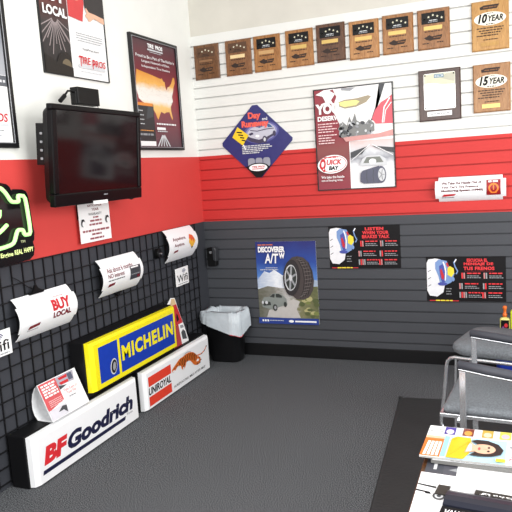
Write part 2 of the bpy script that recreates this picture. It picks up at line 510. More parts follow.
m = MB(); m.box(0.25, -0.012, 0.1, 0.52, -0.002, 0.38, BLACK); m.box(0.34, -0.13, 0.2, 0.43, -0.01, 0.28, BLACK); m.build('wall_bracket', t)
m = MB(TM); a = Art(m, 0.0005); a.W(0.395, 0.038, 0.43, 0.044, GREYP, 2); m.build('brand_mark', t)
m = MB(TM); a = Art(m, 0.001); m.box(0.30, -0.003, -0.006, 0.425, 0.0, 0.012, WHITE); tag(m.build('paper_strip', t), 'white paper strip stuck to the lower edge')
m = MB(TM); m.lathe([(0.004, 0), (0.014, 0.004), (0.016, 0.014), (0.01, 0.02)], BLACK, 14, (w - 0.04, 0.05, -0.012)); m.build('corner_knob', t)

t = thing('cable_box', 'small black box with a dangling plug on top of the television', 'box', (0.0, -1.712, 1.806), LEFT)
m = MB(); m.box(0.05, -0.185, 0.0, 0.232, -0.135, 0.088, BLACK); m.build('case', t, bevel=0.004)
m = MB(); m.box(0.045, -0.175, 0.0, 0.055, -0.145, 0.07, BLACK); m.build('end_cap', t, bevel=0.004)
m = MB(); m.tube([(0.046, -0.16, 0.06), (0.015, -0.165, 0.064), (-0.01, -0.17, 0.062), (-0.035, -0.175, 0.045), (-0.06, -0.175, 0.022)], 0.005, BLACK); m.tube([(-0.045, -0.175, 0.035), (-0.085, -0.175, 0.006)], 0.011, BLACK); m.build('plug_lead', t)
m = MB(); m.tube([(0.232, -0.14, 0.04), (0.26, -0.14, 0.022), (0.295, -0.13, -0.004)], 0.0016, BLACK, 5); m.build('thin_wire', t)

# --- notice below the television
w, h = 0.287, 0.262
t = thing('notice_sheet', 'white warranty notice hanging below the television', 'notice', (0.026, -1.553, 1.073), LEFT)
m = MB(); m.box(0, -0.003, 0, w, 0, h, WHITE); m.build('sheet', t)
m = MB(); m.box(0.02, 0.0, 0.13, w - 0.02, 0.0245, h - 0.006, BLACK); m.build('mounting_block', t)
m = MB(); a = Art(m, 0.003)
wine = mat('wine_print', (150, 80, 88), 0.5)
a.T('NATIONWIDE', 0.083, 0.197, 0.215, 0.21, MAROON, 0.02); a.T('YEAR', 0.117, 0.174, 0.185, 0.188, MAROON, 0.02)
a.T('WARRANTY', 0.085, 0.148, 0.21, 0.163, DGREY, 0.01)
a.W(0.125, 0.132, 0.175, 0.141, wine, 1); a.W(0.095, 0.113, 0.205, 0.123, wine, 2); a.W(0.085, 0.092, 0.21, 0.102, wine, 3)
a.W(0.02, 0.058, 0.268, 0.069, wine, 4); a.W(0.1, 0.037, 0.19, 0.047, wine, 5); a.W(0.08, 0.014, 0.21, 0.024, wine, 6)
split_build(m, 'lettering', t)
m = MB(); a.use(m)
for u, v in ((0.028, 0.112), (0.255, 0.117)):
    a.E(u, v, 0.017, 0.022, DGREY, -0.3); a.E(u + 0.005, v - 0.006, 0.012, 0.015, WHITE, -0.3); a.L([(u - 0.012, v + 0.016), (u + 0.006, v + 0.016)], 0.008, INK)
split_build(m, 'emblem', t)

# --- neon engine sign
GLOW = mat('neon_tube_glow', (178, 246, 150), 0.4, emit=0.85, var=0.0)
ACR = mat('black_acrylic', (20, 19, 21), 0.12)
t = thing('neon_sign', 'neon sign of a glowing green engine outline on black acrylic, at the left edge', 'sign', (0.0, -2.6, 1.047), LEFT)
O = -2.6
pts = [(-2.55, 1.40), (-2.20, 1.44), (-2.126, 1.434), (-2.085, 1.425), (-2.066, 1.411), (-2.059, 1.394), (-2.046, 1.400), (-1.985, 1.396), (-1.962, 1.386), (-1.951, 1.366), (-1.946, 1.317), (-1.941, 1.219), (-1.934, 1.183), (-1.942, 1.146), (-1.951, 1.138), (-1.945, 1.106), (-1.955, 1.072), (-1.985, 1.054), (-2.188, 1.0475), (-2.55, 1.05)]
m = MB(); m.prism([(u - O, v - 1.047) for u, v in pts], -0.040, -0.050, ACR); m.build('backing', t, bevel=0.003)
m = MB(); m.box(0.2, -0.040, 0.1, 0.56, -0.004, 0.28, BLACK); m.build('standoff', t)
def ntube(pp, nm, r=0.0095):
    out = []
    for i in range(len(pp) - 1):
        for k in range(4):
            out.append((pp[i][0] + (pp[i + 1][0] - pp[i][0]) * k / 4, pp[i][1] + (pp[i + 1][1] - pp[i][1]) * k / 4))
    out.append(pp[-1])
    for _ in range(1):
        out = [out[0]] + [((out[i - 1][0] + 2 * out[i][0] + out[i + 1][0]) / 4, (out[i - 1][1] + 2 * out[i][1] + out[i + 1][1]) / 4) for i in range(1, len(out) - 1)] + [out[-1]]
    m = MB(); m.tube([(u - O, -0.063, v - 1.047) for u, v in out], r, GLOW, 10); m.build(nm, t, smooth=True)
ntube([(-2.48, 1.38), (-2.20, 1.412), (-2.14, 1.409), (-2.113, 1.385), (-2.082, 1.341), (-2.033, 1.338), (-2.038, 1.369), (-1.988, 1.363), (-1.976, 1.178), (-2.021, 1.179), (-2.027, 1.204), (-2.064, 1.208), (-2.097, 1.145), (-2.184, 1.134), (-2.42, 1.14)], 'neon_outline')
ntube([(-2.30, 1.20), (-2.24, 1.185), (-2.172, 1.211), (-2.127, 1.238)], 'neon_smile')
ntube([(-2.20, 1.265), (-2.168, 1.28), (-2.163, 1.31)], 'neon_stroke')
LIME = mat('pale_lime_lettering', (226, 240, 160), 0.5, emit=0.35)
m = MB(); a = Art(m, 0.050)
a.T('Keep Your', 0.13, 0.041, 0.40, 0.066, LIME, 0.015); a.T('Engine', 0.425, 0.036, 0.505, 0.063, LIME, 0.02); a.T('REAL', 0.515, 0.044, 0.568, 0.067, LIME, 0.02); a.T('HAPPY', 0.578, 0.046, 0.642, 0.069, LIME, 0.02)
a.T('TM', 0.562, 0.095, 0.592, 0.107, mat('pale_olive_lettering', (190, 196, 150), 0.5), 0.02)
split_build(m, 'lettering', t)

# ================================================================== WIRE GRID AND WHAT HANGS ON IT
WIRE = mat('black_wire', (20, 20, 22), 0.4)
t = thing('wire_grid_panel', 'black wire grid panel covering the grey lower part of the left wall', 'wire grid', (0.0, 0.0, 0.02), 0.0)
hz = [1.042] + [0.945 - 0.0762 * k for k in range(12)] + [0.03]
for k in range(40):
    y = -0.17 - 0.0762 * k
    m = MB(); m.box(0.003, y - 0.0026, 0.0, 0.0085, y + 0.0026, 1.025, WIRE); m.build('vertical_wire', t)
y0, y1 = -0.17 - 0.0762 * 39, -0.167
for z in hz:
    m = MB(); m.box(0.0085, y0, z - 0.02 - 0.0026, 0.014, y1, z - 0.02 + 0.0026, WIRE); m.build('horizontal_wire', t)

# bowed card signs: the middle bows out into the room and sticks out past the notched corners
FLY = mat('glossy_white_card', (244, 245, 247), 0.4, var=0.01)
def bow_card(t, w, h, bulge, base, ext, notch=0.2, back=None):
    prof = lambda v: base + bulge * math.sin(PI * min(max(v / h, 0), 1)) ** 0.85
    bm = bmesh.new(); n = 20; grid = {}
    us = [-ext, 0.0, w * 0.33, w * 0.66, w, w + ext]
    vs = sorted(set([h * k / n for k in range(n + 1)] + [h * notch, h * (1 - notch)]))
    for i, u in enumerate(us):
        for j, v in enumerate(vs):
            if i in (0, 5) and not (h * notch - 1e-6 <= v <= h * (1 - notch) + 1e-6): continue
            grid[i, j] = bm.verts.new((u, -prof(v), v))
    for i in range(5):
        for j in range(len(vs) - 1):
            ks = [(i, j), (i + 1, j), (i + 1, j + 1), (i, j + 1)]
            if all(k in grid for k in ks): bm.faces.new([grid[k] for k in ks])
    me = bpy.data.meshes.new('card'); bm.to_mesh(me); bm.free()
    for p in me.polygons: p.use_smooth = False
    me.materials.append(FLY)
    o = bpy.data.objects.new('card', me); COL.objects.link(o); o.parent = t
    sd = o.modifiers.new('card', 'SOLIDIFY'); sd.thickness = 0.002; sd.offset = -1
    def fn(u, v, hh):
        e = 0.001
        d = (prof(v + e) - prof(v - e)) / (2 * e)
        L = math.hypot(1, d)
        return (u, -(prof(v) + hh / L), v - hh * d / L)
    return Art(None, 0.0006, fn, 0.0004, 0.006)
GRP = 'bowed white card signs on the wire grid'
# 1 buy local
w, h = 0.405, 0.208
t = thing('card_sign', 'bowed white card sign reading BUY LOCAL in red, leftmost on the grid', 'sign', (0.014, -2.113, 0.672), LEFT, GRP)
a = bow_card(t, w, h, 0.055, 0.004, 0.014)
m = MB(); a.use(m)
a.T('BUY', 0.225, 0.102, 0.365, 0.158, REDP, 0.05); a.T('LOCAL', 0.225, 0.066, 0.365, 0.096, MAROON, 0.05)
a.W(0.25, 0.166, 0.33, 0.171, mat('pink_print', (230, 170, 170), 0.5), 2)
split_build(m, 'lettering', t)
m = MB(); a.use(m); a.P([(0.045, 0.05), (0.125, 0.058), (0.13, 0.072), (0.055, 0.066)], MAROON); a.W(0.042, 0.043, 0.12, 0.047, GREYP, 3); split_build(m, 'logo', t)
m = MB(); m.prism([(0.13, 0.212), (0.215, 0.212), (0.178, 0.232), (0.165, 0.25), (0.155, 0.25), (0.148, 0.235)], -0.012, -0.022, BLACK); m.box(0.12, -0.0145, 0.205, 0.225, -0.002, 0.216, BLACK); tag(m.build('binder_clip', t), 'black binder clip')
# 2 no interest
w, h = 0.395, 0.216
t = thing('card_sign', 'bowed white card sign about months with no interest, middle of the grid', 'sign', (0.014, -1.433, 0.744), LEFT, GRP)
a = bow_card(t, w, h, 0.055, 0.004, 0.014)
m = MB(); a.use(m)
a.T('Ask about 6 months', 0.035, 0.135, 0.30, 0.164, MAROON, 0.012); a.T('NO interest', 0.035, 0.104, 0.20, 0.130, MAROON, 0.012)
a.W(0.035, 0.088, 0.2, 0.094, DGREY, 2); a.P([(0.035, 0.055), (0.10, 0.06), (0.106, 0.075), (0.045, 0.072)], MAROON)
split_build(m, 'lettering', t)
m = MB(); a.use(m)
a.R(0.262, 0.06, 0.375, 0.14, mat('charcoal_card_print', (58, 60, 68), 0.4), 1, 6); a.R(0.27, 0.128, 0.35, 0.136, WHITE); a.W(0.27, 0.088, 0.365, 0.094, GREYP, 4); a.R(0.335, 0.066, 0.365, 0.082, MAROON)
for k in range(4): a.R(0.268 + 0.025 * k, 0.1, 0.286 + 0.025 * k, 0.12, DGREY)
m.build('credit_card_picture', t)
m = MB(); m.box(0.15, -0.0145, -0.006, 0.22, -0.002, 0.002, BLACK); m.prism([(0.165, -0.005), (0.205, -0.005), (0.192, -0.026), (0.178, -0.026)], -0.006, -0.014, BLACK); tag(m.build('binder_clip', t), 'black binder clip')
# 3 anywhere anytime
w, h = 0.394, 0.222
t = thing('card_sign', 'bowed white card sign reading Anywhere Anytime with an orange diamond, nearest the corner', 'sign', (0.014, -0.664, 0.822), LEFT, GRP)
a = bow_card(t, w, h, 0.055, 0.004, 0.012)
m = MB(); a.use(m)
a.T('Anywhere.', 0.05, 0.135, 0.235, 0.165, MAROON, 0.014); a.T('Anytime.', 0.055, 0.095, 0.20, 0.123, MAROON, 0.014)
a.P([(0.05, 0.06), (0.105, 0.066), (0.112, 0.08), (0.058, 0.076)], MAROON)
split_build(m, 'lettering', t)
m = MB(); a.use(m)
a.P([(0.262, 0.112), (0.295, 0.168), (0.335, 0.155), (0.362, 0.112), (0.315, 0.062)], mat('amber_print', (238, 180, 60), 0.5))
a.P([(0.268, 0.135), (0.293, 0.166), (0.333, 0.154), (0.35, 0.13), (0.33, 0.105), (0.318, 0.13), (0.3, 0.112), (0.288, 0.138)], mat('orange_red_print', (228, 96, 60), 0.5))
a.P([(0.30, 0.078), (0.328, 0.076), (0.314, 0.062)], INK)
split_build(m, 'emblem', t)

WIFI = mat('wifi_arc_print', (60, 66, 110), 0.5)
def wifi_sign(loc, w, h, label):
    t = thing('wifi_sign', label, 'sign', loc, LEFT, 'white Wifi signs on the grid')
    m = MB(); m.box(0, -0.006, 0, w, 0, h, WHITE); m.build('board', t, bevel=0.001)
    m = MB(); a = Art(m, 0.006)
    a.T('Wifi', w * 0.08, h * 0.2, w * 0.92, h * 0.62, INK, 0.012)
    a.W(w * 0.12, h * 0.07, w * 0.9, h * 0.12, GREYP, 5); split_build(m, 'lettering', t)
    m = MB(); a.use(m)
    for r_ in (0.1, 0.18, 0.26): a.L(arc((w * 0.62, h * 0.62), r_ * h, PI * 0.2, PI * 0.8), h * 0.04, WIFI)
    m.build('signal_arcs', t)
wifi_sign((0.016, -2.345, 0.632), 0.203, 0.122, 'white Wifi sign cut by the left edge, below the BUY LOCAL card')
wifi_sign((0.016, -0.534, 0.632), 0.184, 0.127, 'white Wifi sign under the Anywhere Anytime card')

t = thing('grid_hook', 'round black hook on the wire grid left of the Anywhere Anytime card', 'hook', (0.0138, -0.757, 0.905), LEFT)
m = MB(); m.prism(ell(0, 0, 0.028, 0.034), 0, -0.03, BLACK); m.build('knob', t, bevel=0.004)
m = MB(); m.tube([(-0.012, -0.03, 0.0), (-0.016, -0.05, 0.002)], 0.005, CHROME); tag(m.build('pin', t), 'small shiny pin')
m = MB(); m.tube([(0.0165, -2.086, 0.985), (0.0165, -2.05, 0.965), (0.0165, -2.01, 0.935), (0.0165, -1.985, 0.918), (0.0165, -1.95, 0.90)], 0.0022, BLACK, 6)
tag(m.build('loose_wire'), 'thin black wire on the grid above the BUY LOCAL card', 'wire')

# ================================================================== LIGHT BOX SIGNS
LB = mat('lightbox_black', (15, 15, 17), 0.5, spec=0.2)
YEL = mat('yellow_acrylic', (240, 226, 30), 0.3)
BLU = mat('blue_acrylic', (26, 60, 168), 0.3)
WAC = mat('white_acrylic', (243, 244, 246), 0.3, var=0.01)
def lightbox(label, loc, L, H, depth, lens, acr, z0, z1, inset=0.026):
    t = thing('lightbox_sign', label, 'sign', loc, LEFT, 'dealer light box signs along the left wall')
    m = MB(); m.box(-0.010, -depth, 0, L + 0.010, 0, H, LB); m.build('case', t, bevel=0.003)
    m = MB()
    m.loft([[(0, -depth, z0), (L, -depth, z0), (L, -depth, z1), (0, -depth, z1)],
            [(0.004, -depth - lens * 0.6, z0 + 0.002), (L - 0.004, -depth - lens * 0.6, z0 + 0.002), (L - 0.004, -depth - lens * 0.6, z1 - 0.003), (0.004, -depth - lens * 0.6, z1 - 0.003)],
            [(inset, -depth - lens, z0 + 0.006), (L - inset, -depth - lens, z0 + 0.006), (L - inset, -depth - lens, z1 - 0.016), (inset, -depth - lens, z1 - 0.016)]], acr)
    m.build('lens', t)
    return t, Art(None, depth + lens, None, 0.0004)
# yellow and blue
t, a = lightbox('blue and yellow light box sign on top of the two white ones', (0.02, -1.726, 0.2585), 0.93, 0.307, 0.088, 0.042, YEL, 0.029, 0.301)
Z = 0.0315
m = MB(); a.use(m)
a.R(0.062, 0.030 + Z, 0.242, 0.231 + Z, BLU); a.R(0.264, 0.030 + Z, 0.882, 0.231 + Z, BLU); split_build(m, 'blue_panel', t)
m = MB(); a.use(m); a.T('MICHELIN', 0.278, 0.093 + Z, 0.866, 0.183 + Z, YEL, 0.042, 0, 0, 1.14); split_build(m, 'lettering', t)
m = MB(); a.use(m)
a.E(0.19, 0.09 + Z, 0.032, 0.045, LGREY, -0.2); a.E(0.192, 0.09 + Z, 0.026, 0.038, INK, -0.2); a.E(0.194, 0.09 + Z, 0.014, 0.024, GREYP, -0.2)
m.build('tire_picture', t)
# red and navy
t, a = lightbox('white light box sign with red and navy lettering, on the carpet at the near end', (0.02, -2.228, 0.001), 0.90, 0.256, 0.098, 0.042, WAC, 0.004, 0.248)
NAV = mat('navy_vinyl', (26, 28, 62), 0.35); RV = mat('red_vinyl', (214, 44, 52), 0.35)
m = MB(); a.use(m)
a.T('BF', 0.058, 0.088, 0.240, 0.176, RV, 0.06, 0.2); a.T('Goodrich', 0.236, 0.084, 0.826, 0.172, NAV, 0.05, 0.2)
a.T('Tires', 0.755, 0.066, 0.815, 0.080, GREYP, 0.01); split_build(m, 'lettering', t)
m = MB(); a.use(m); a.P([(0.043, 0.048), (0.735, 0.048), (0.745, 0.068), (0.049, 0.068)], NAV); m.build('underline', t)
# orange-red with the running tiger emblem
t, a = lightbox('white light box sign with two orange-red bars and a running tiger emblem, beside the bin', (0.02, -1.262, 0.001), 0.895, 0.256, 0.098, 0.042, WAC, 0.004, 0.248)
O = -0.007
ORV = mat('orange_red_vinyl', (226, 66, 46), 0.35)
m = MB(); a.use(m)
a.R(0.036 - O, 0.146, 0.313 - O, 0.206, ORV); a.R(0.032 - O, 0.024, 0.306 - O, 0.083, ORV); split_build(m, 'bars', t)
m = MB(); a.use(m)
a.T('UNIROYAL', 0.032 - O, 0.092, 0.304 - O, 0.138, INK, 0.03, 0.15); a.T('SUREFOOTED, MILE AFTER MILE', 0.335 - O, 0.034, 0.79 - O, 0.052, INK, 0.004, 0.2); split_build(m, 'lettering', t)
m = MB(); a.use(m)
TIG = mat('tiger_orange', (222, 112, 40), 0.4)
def sm(pts):
    out = []
    for k in range(len(pts)):
        p, q = pts[k], pts[(k + 1) % len(pts)]
        out += [(p[0] * 0.75 + q[0] * 0.25, p[1] * 0.75 + q[1] * 0.25), (p[0] * 0.25 + q[0] * 0.75, p[1] * 0.25 + q[1] * 0.75)]
    return out
sh = lambda pts: [(u - O, v) for u, v in pts]
tg = [(0.406, 0.196), (0.435, 0.206), (0.484, 0.204), (0.507, 0.212), (0.572, 0.210), (0.629, 0.194), (0.663, 0.170), (0.672, 0.152), (0.712, 0.139), (0.734, 0.112), (0.715, 0.092), (0.673, 0.086), (0.622, 0.106), (0.590, 0.138), (0.570, 0.152), (0.520, 0.160), (0.508, 0.134), (0.476, 0.114), (0.450, 0.129), (0.445, 0.155), (0.401, 0.166), (0.355, 0.139), (0.322, 0.146), (0.322, 0.163), (0.360, 0.178)]
a.P(sm(sh(tg)), TIG)
a.L(sh([(0.655, 0.162), (0.70, 0.152), (0.745, 0.149), (0.788, 0.157), (0.812, 0.17), (0.828, 0.185)]), 0.008, TIG)
a.L(sh([(0.74, 0.1495), (0.755, 0.150)]), 0.008, INK); a.L(sh([(0.785, 0.156), (0.797, 0.163)]), 0.008, INK); a.L(sh([(0.818, 0.176), (0.829, 0.186)]), 0.008, INK)
a.P(sh([(0.325, 0.147), (0.355, 0.143), (0.362, 0.150), (0.33, 0.156)]), WHITE); a.P(sh([(0.462, 0.118), (0.478, 0.119), (0.484, 0.135), (0.468, 0.14)]), WHITE); a.P(sh([(0.655, 0.118), (0.69, 0.112), (0.70, 0.125), (0.672, 0.133)]), WHITE)
for k, (u, v, l) in enumerate(((0.415, 0.19, 0.03), (0.438, 0.2, 0.04), (0.46, 0.2, 0.045), (0.482, 0.2, 0.05), (0.505, 0.206, 0.045), (0.53, 0.207, 0.05), (0.555, 0.206, 0.04), (0.578, 0.204, 0.05), (0.602, 0.198, 0.05), (0.625, 0.19, 0.055), (0.647, 0.176, 0.045))):
    a.L(sh([(u, v), (u + 0.006, v - l * 0.5), (u - 0.003, v - l)]), 0.0065, INK)
for u, v in ((0.70, 0.132), (0.718, 0.112), (0.70, 0.097), (0.66, 0.1), (0.478, 0.15), (0.462, 0.143), (0.375, 0.172), (0.345, 0.165)):
    a.L(sh([(u - 0.010, v), (u + 0.008, v + 0.004)]), 0.006, INK)
a.L(sh([(0.479, 0.212), (0.495, 0.222), (0.53, 0.224), (0.575, 0.216)]), 0.004, GREYP)
split_build(m, 'tiger_emblem', t)

# rolled brochure standing on the near sign
t = thing('brochure', 'rolled red and white brochure standing on the near white light box', 'brochure', (0.0, -2.055, 0.2575), LEFT)
W = 0.292
prof = [(-0.138, 0.001), (-0.112, 0.06), (-0.088, 0.118), (-0.062, 0.182), (-0.046, 0.166), (-0.030, 0.138), (-0.021, 0.100), (-0.020, 0.06), (-0.028, 0.028), (-0.046, 0.003), (-0.08, 0.0015), (-0.130, 0.0013)]
bm = bmesh.new(); A_ = [bm.verts.new((0, y, z)) for y, z in prof]; B_ = [bm.verts.new((W, y, z)) for y, z in prof]
for i in range(len(prof) - 1): bm.faces.new((A_[i], B_[i], B_[i + 1], A_[i + 1]))
me = bpy.data.meshes.new('sheet'); bm.to_mesh(me); bm.free(); me.materials.append(FLY)
o = bpy.data.objects.new('sheet', me); COL.objects.link(o); o.parent = t
sd = o.modifiers.new('paper', 'SOLIDIFY'); sd.thickness = 0.001; sd.offset = 0
p0, p1 = Vector((-0.138, 0.001)), Vector((-0.062, 0.182)); d = (p1 - p0).normalized(); nn = Vector((-d.y, d.x))
if nn.x > 0: nn = -nn
def fnb(u, v, hh):
    q = p0 + d * v + nn * hh
    return (u, q.x, q.y)
H_ = (p1 - p0).length
a = Art(None, 0.0014, fnb, 0.0004); m = MB(); a.use(m)
pinkred = mat('faded_red_print', (206, 88, 92), 0.5)
a.P([(0.003, H_ - 0.003), (0.13, H_ - 0.003), (0.13, 0.075), (0.02, 0.055), (0.003, 0.055)], pinkred)
a.R(0.003, 0.004, 0.13, 0.055, mat('pale_lilac_print', (214, 212, 220), 0.5))
a.P([(0.06, 0.03), (0.10, 0.05), (0.13, 0.045), (0.12, 0.01), (0.10, 0.03)], DGREY)
a.P([(0.13, H_ - 0.05), (0.25, H_ - 0.055), (0.27, H_ - 0.004), (0.13, H_ - 0.004)], mat('grey_lilac_print', (170, 166, 180), 0.5))
a.P([(0.15, H_ - 0.05), (0.21, H_ - 0.05), (0.21, H_ - 0.036), (0.14, H_ - 0.036)], REDP); a.P([(0.15, H_ - 0.025), (0.21, H_ - 0.025), (0.215, H_ - 0.010), (0.145, H_ - 0.012)], REDP)
a.R(0.215, H_ - 0.045, 0.25, H_ - 0.01, mat('slate_print', (84, 88, 108), 0.5))
a.P([(0.13, H_ - 0.07), (0.19, H_ - 0.06), (0.13, H_ - 0.05)], DGREY)
split_build(m, 'printing', t)
m = MB(); a.use(m)
for k in range(5): a.W(0.012, H_ - 0.022 - 0.014 * k, 0.115, H_ - 0.013 - 0.014 * k, WHITE, 60 + k)
for k in range(4): a.W(0.02, 0.068 + 0.009 * k, 0.115, 0.072 + 0.009 * k, mat('pale_pink_print', (238, 196, 196), 0.5), 70 + k)
a.T('Take Care of', 0.145, 0.108, 0.25, 0.122, pinkred, 0.0); a.T('Your Car', 0.16, 0.09, 0.235, 0.104, pinkred, 0.0); a.W(0.165, 0.072, 0.215, 0.078, GREYP, 3)
split_build(m, 'lettering', t)

# narrow leaning leaflet at the far end of the blue sign
t = thing('leaflet', 'narrow red and white leaflet propped at the far end of the blue sign', 'leaflet', (0.095, -0.765, 0.2575), LEFT)
LM = Matrix.Rotation(-0.1, 4, 'X')
m = MB(LM); m.prism([(0.0, 0.0), (0.205, 0.0), (0.178, 0.11), (0.14, 0.22), (0.112, 0.325), (0.06, 0.335), (0.0, 0.30)], 0.0, -0.002, WHITE); m.build('sheet', t)
m = MB(LM); a = Art(m, 0.002)
a.P([(0.0, 0.14), (0.165, 0.14), (0.138, 0.22), (0.115, 0.29), (0.0, 0.29)], REDP); a.P([(0.03, 0.28), (0.116, 0.28), (0.108, 0.32), (0.065, 0.328)], mat('tan_print', (214, 184, 140), 0.5))
a.P([(0.09, 0.16), (0.12, 0.17), (0.115, 0.2), (0.1, 0.22), (0.088, 0.19)], INK)
a.P([(0.0, 0.0), (0.105, 0.0), (0.1, 0.14), (0.0, 0.14)], mat('dull_red_print', (176, 60, 64), 0.5)); a.P([(0.125, 0.03), (0.185, 0.02), (0.175, 0.075), (0.15, 0.095), (0.12, 0.08)], DGREY); a.P([(0.12, 0.11), (0.165, 0.105), (0.16, 0.125), (0.12, 0.13)], GREYP)
m.build('printing', t)

# ================================================================== BIN
BINM = mat('black_bin_plastic', (17, 17, 19), 0.35)
t = thing('waste_bin', 'black plastic waste bin in the corner, lined with a white bag', 'bin', (0.195, -0.147, 0.0))
ring = lambda x, y, r, z: [(u, v, z) for u, v in rrect(-x, -y, x, y, r, 6)]
m = MB()
m.loft([ring(0.118, 0.078, 0.055, 0.001), ring(0.122, 0.082, 0.058, 0.012), ring(0.148, 0.106, 0.07, 0.355), ring(0.152, 0.110, 0.07, 0.358), ring(0.152, 0.110, 0.07, 0.368), ring(0.143, 0.101, 0.066, 0.368), ring(0.114, 0.076, 0.05, 0.016)], BINM)
m.build('shell', t, smooth=True)
LIN = mat('white_bag_film', (194, 202, 208), 0.3, var=0.08, scale=18, bump=0.35, bscale=30)
t = thing('bin_bag', 'white plastic bag folded over the rim of the black bin', 'bag', (0.195, -0.147, 0.0))
n = 72; rr = random.Random(5)
base = rrect(-1, -1, 1, 1, 0.5, 17)[:n]
wr = [0.003 * math.sin(k * 0.7) + 0.002 * math.sin(k * 1.9 + 1) + rr.uniform(-0.001, 0.001) for k in range(n)]
def ringb(x, y, zf, wob):
    out = []
    for k, (u, v) in enumerate(base):
        L = math.hypot(u, v)
        out.append((u * (x + wr[k] * wob), v * (y + wr[k] * wob), zf(u, v, k)))
    return out
low = lambda u, v, k: 0.285 - 0.07 * (0.8 * u - 0.4 * v) + 0.004 * math.sin(k * 0.4)
mid = lambda u, v, k: 0.5 * low(u, v, k) + 0.5 * 0.382
top = lambda u, v, k: 0.386 + 0.005 * math.sin(k * 0.55) + 0.003 * math.sin(k * 1.7)
inn = lambda u, v, k: 0.345 + 0.004 * math.sin(k * 1.1)
m = MB()
rings = [ringb(0.170, 0.130, low, 1.2), ringb(0.170, 0.129, mid, 1.0), ringb(0.166, 0.124, top, 0.6), ringb(0.134, 0.092, top, 0.5), ringb(0.127, 0.085, inn, 0.6),
         ringb(0.112, 0.072, lambda u, v, k: 0.22, 1.0), ringb(0.095, 0.06, lambda u, v, k: 0.05, 0.8)]
m.loft(rings, LIN, False, True)
m.build('film', t, smooth=True)
m = MB(); edge = ringb(0.171, 0.131, lambda u, v, k: low(u, v, k) - 0.001, 1.2)
sel = [k for k in range(n) if base[k][1] < -0.2 and base[k][0] > -0.25] 
ks = sorted(sel, key=lambda k: base[k][0] + (base[k][1] if base[k][0] > 0.9 else -1))
m.tube([edge[k] for k in ks], [0.0045 if i % 9 == 2 else 0.0022 for i in range(len(ks))], mat('red_drawstring', (196, 70, 80), 0.5), 6); tag(m.build('drawstring', t), 'red drawstring')

# black holder on the slat wall by the corner
t = thing('wall_dispenser', 'small black holder with a shiny button on the grey slat wall by the corner', 'dispenser', (0.03, 0.0006, 0.70))
m = MB(); m.prism(rrect(0.0, 0.0, 0.075, 0.145, 0.012), 0, -0.05, BLACK); m.build('body', t, bevel=0.006)
m = MB(); m.prism([(0.06, 0.05), (0.085, 0.04), (0.09, 0.13), (0.08, 0.15), (0.055, 0.152)], -0.02, -0.07, mat('dark_grey_plastic', (52, 54, 58), 0.35)); m.build('cover', t, bevel=0.006)
m = MB(); m.prism(ell(0.036, 0.11, 0.011, 0.011), -0.05, -0.056, CHROME); tag(m.build('button', t), 'round shiny button')

# ================================================================== BACK WALL: PLAQUES
STAR = mat('star_metal', (222, 216, 190), 0.4)
ENGR = mat('burnt_engraving', (46, 27, 16), 0.6)
PBLK = mat('black_plate', (16, 14, 14), 0.4, spec=0.2)
BROWNP = mat('brown_plate', (84, 56, 36), 0.4)
def star(cx, cy, r):
    return [(cx + (r if k % 2 == 0 else r * 0.42) * math.sin(PI * k / 5), cy + (r if k % 2 == 0 else r * 0.42) * math.cos(PI * k / 5)) for k in range(10)]
def plaque_base(t, w, h, wm):
    m = MB()
    e = 0.006
    m.loft([[(0, 0, 0), (w, 0, 0), (w, 0, h), (0, 0, h)], [(0, -0.012, 0), (w, -0.012, 0), (w, -0.012, h), (0, -0.012, h)],
            [(e, -0.019, e), (w - e, -0.019, e), (w - e, -0.019, h - e), (e, -0.019, h - e)]], wm)
    m.build('board', t)
    return Art(None, 0.019)
rows = [(0.030, 2.102, (92, 60, 38), (140, 96, 62), 'b', 'g', 'dull brown wooden plaque without a bright plate, in the corner end of the top row'),
        (0.286, 2.103, (112, 72, 44), (160, 110, 70), 'b', 'w', 'brown wooden plaque with brown star panel and pale name strip, second from the corner'),
        (0.509, 2.105, (140, 88, 44), (190, 134, 78), 'k', 't', 'honey wooden plaque with a tan name strip, third from the corner in the top row'),
        (0.751, 2.110, (146, 92, 46), (196, 140, 82), 'k', 'y', 'honey wooden plaque, fourth from the corner, between diamond sign and framed poster'),
        (0.976, 2.118, (74, 46, 30), (118, 78, 52), 'k', 'y', 'darkest brown wooden plaque of the top row, above the left half of the framed poster'),
        (1.206, 2.107, (158, 104, 54), (206, 150, 92), 'k', 'y', 'wooden plaque above the right half of the framed car poster, sixth from the corner'),
        (1.431, 2.113, (140, 90, 46), (186, 130, 76), 'k', 'y', 'wooden plaque just left of the last plaque of the top row'),
        (1.659, 2.113, (130, 84, 44), (178, 122, 72), 'k', 'y', 'wooden star plaque at the right end of the top row, above the mirror plaque')]
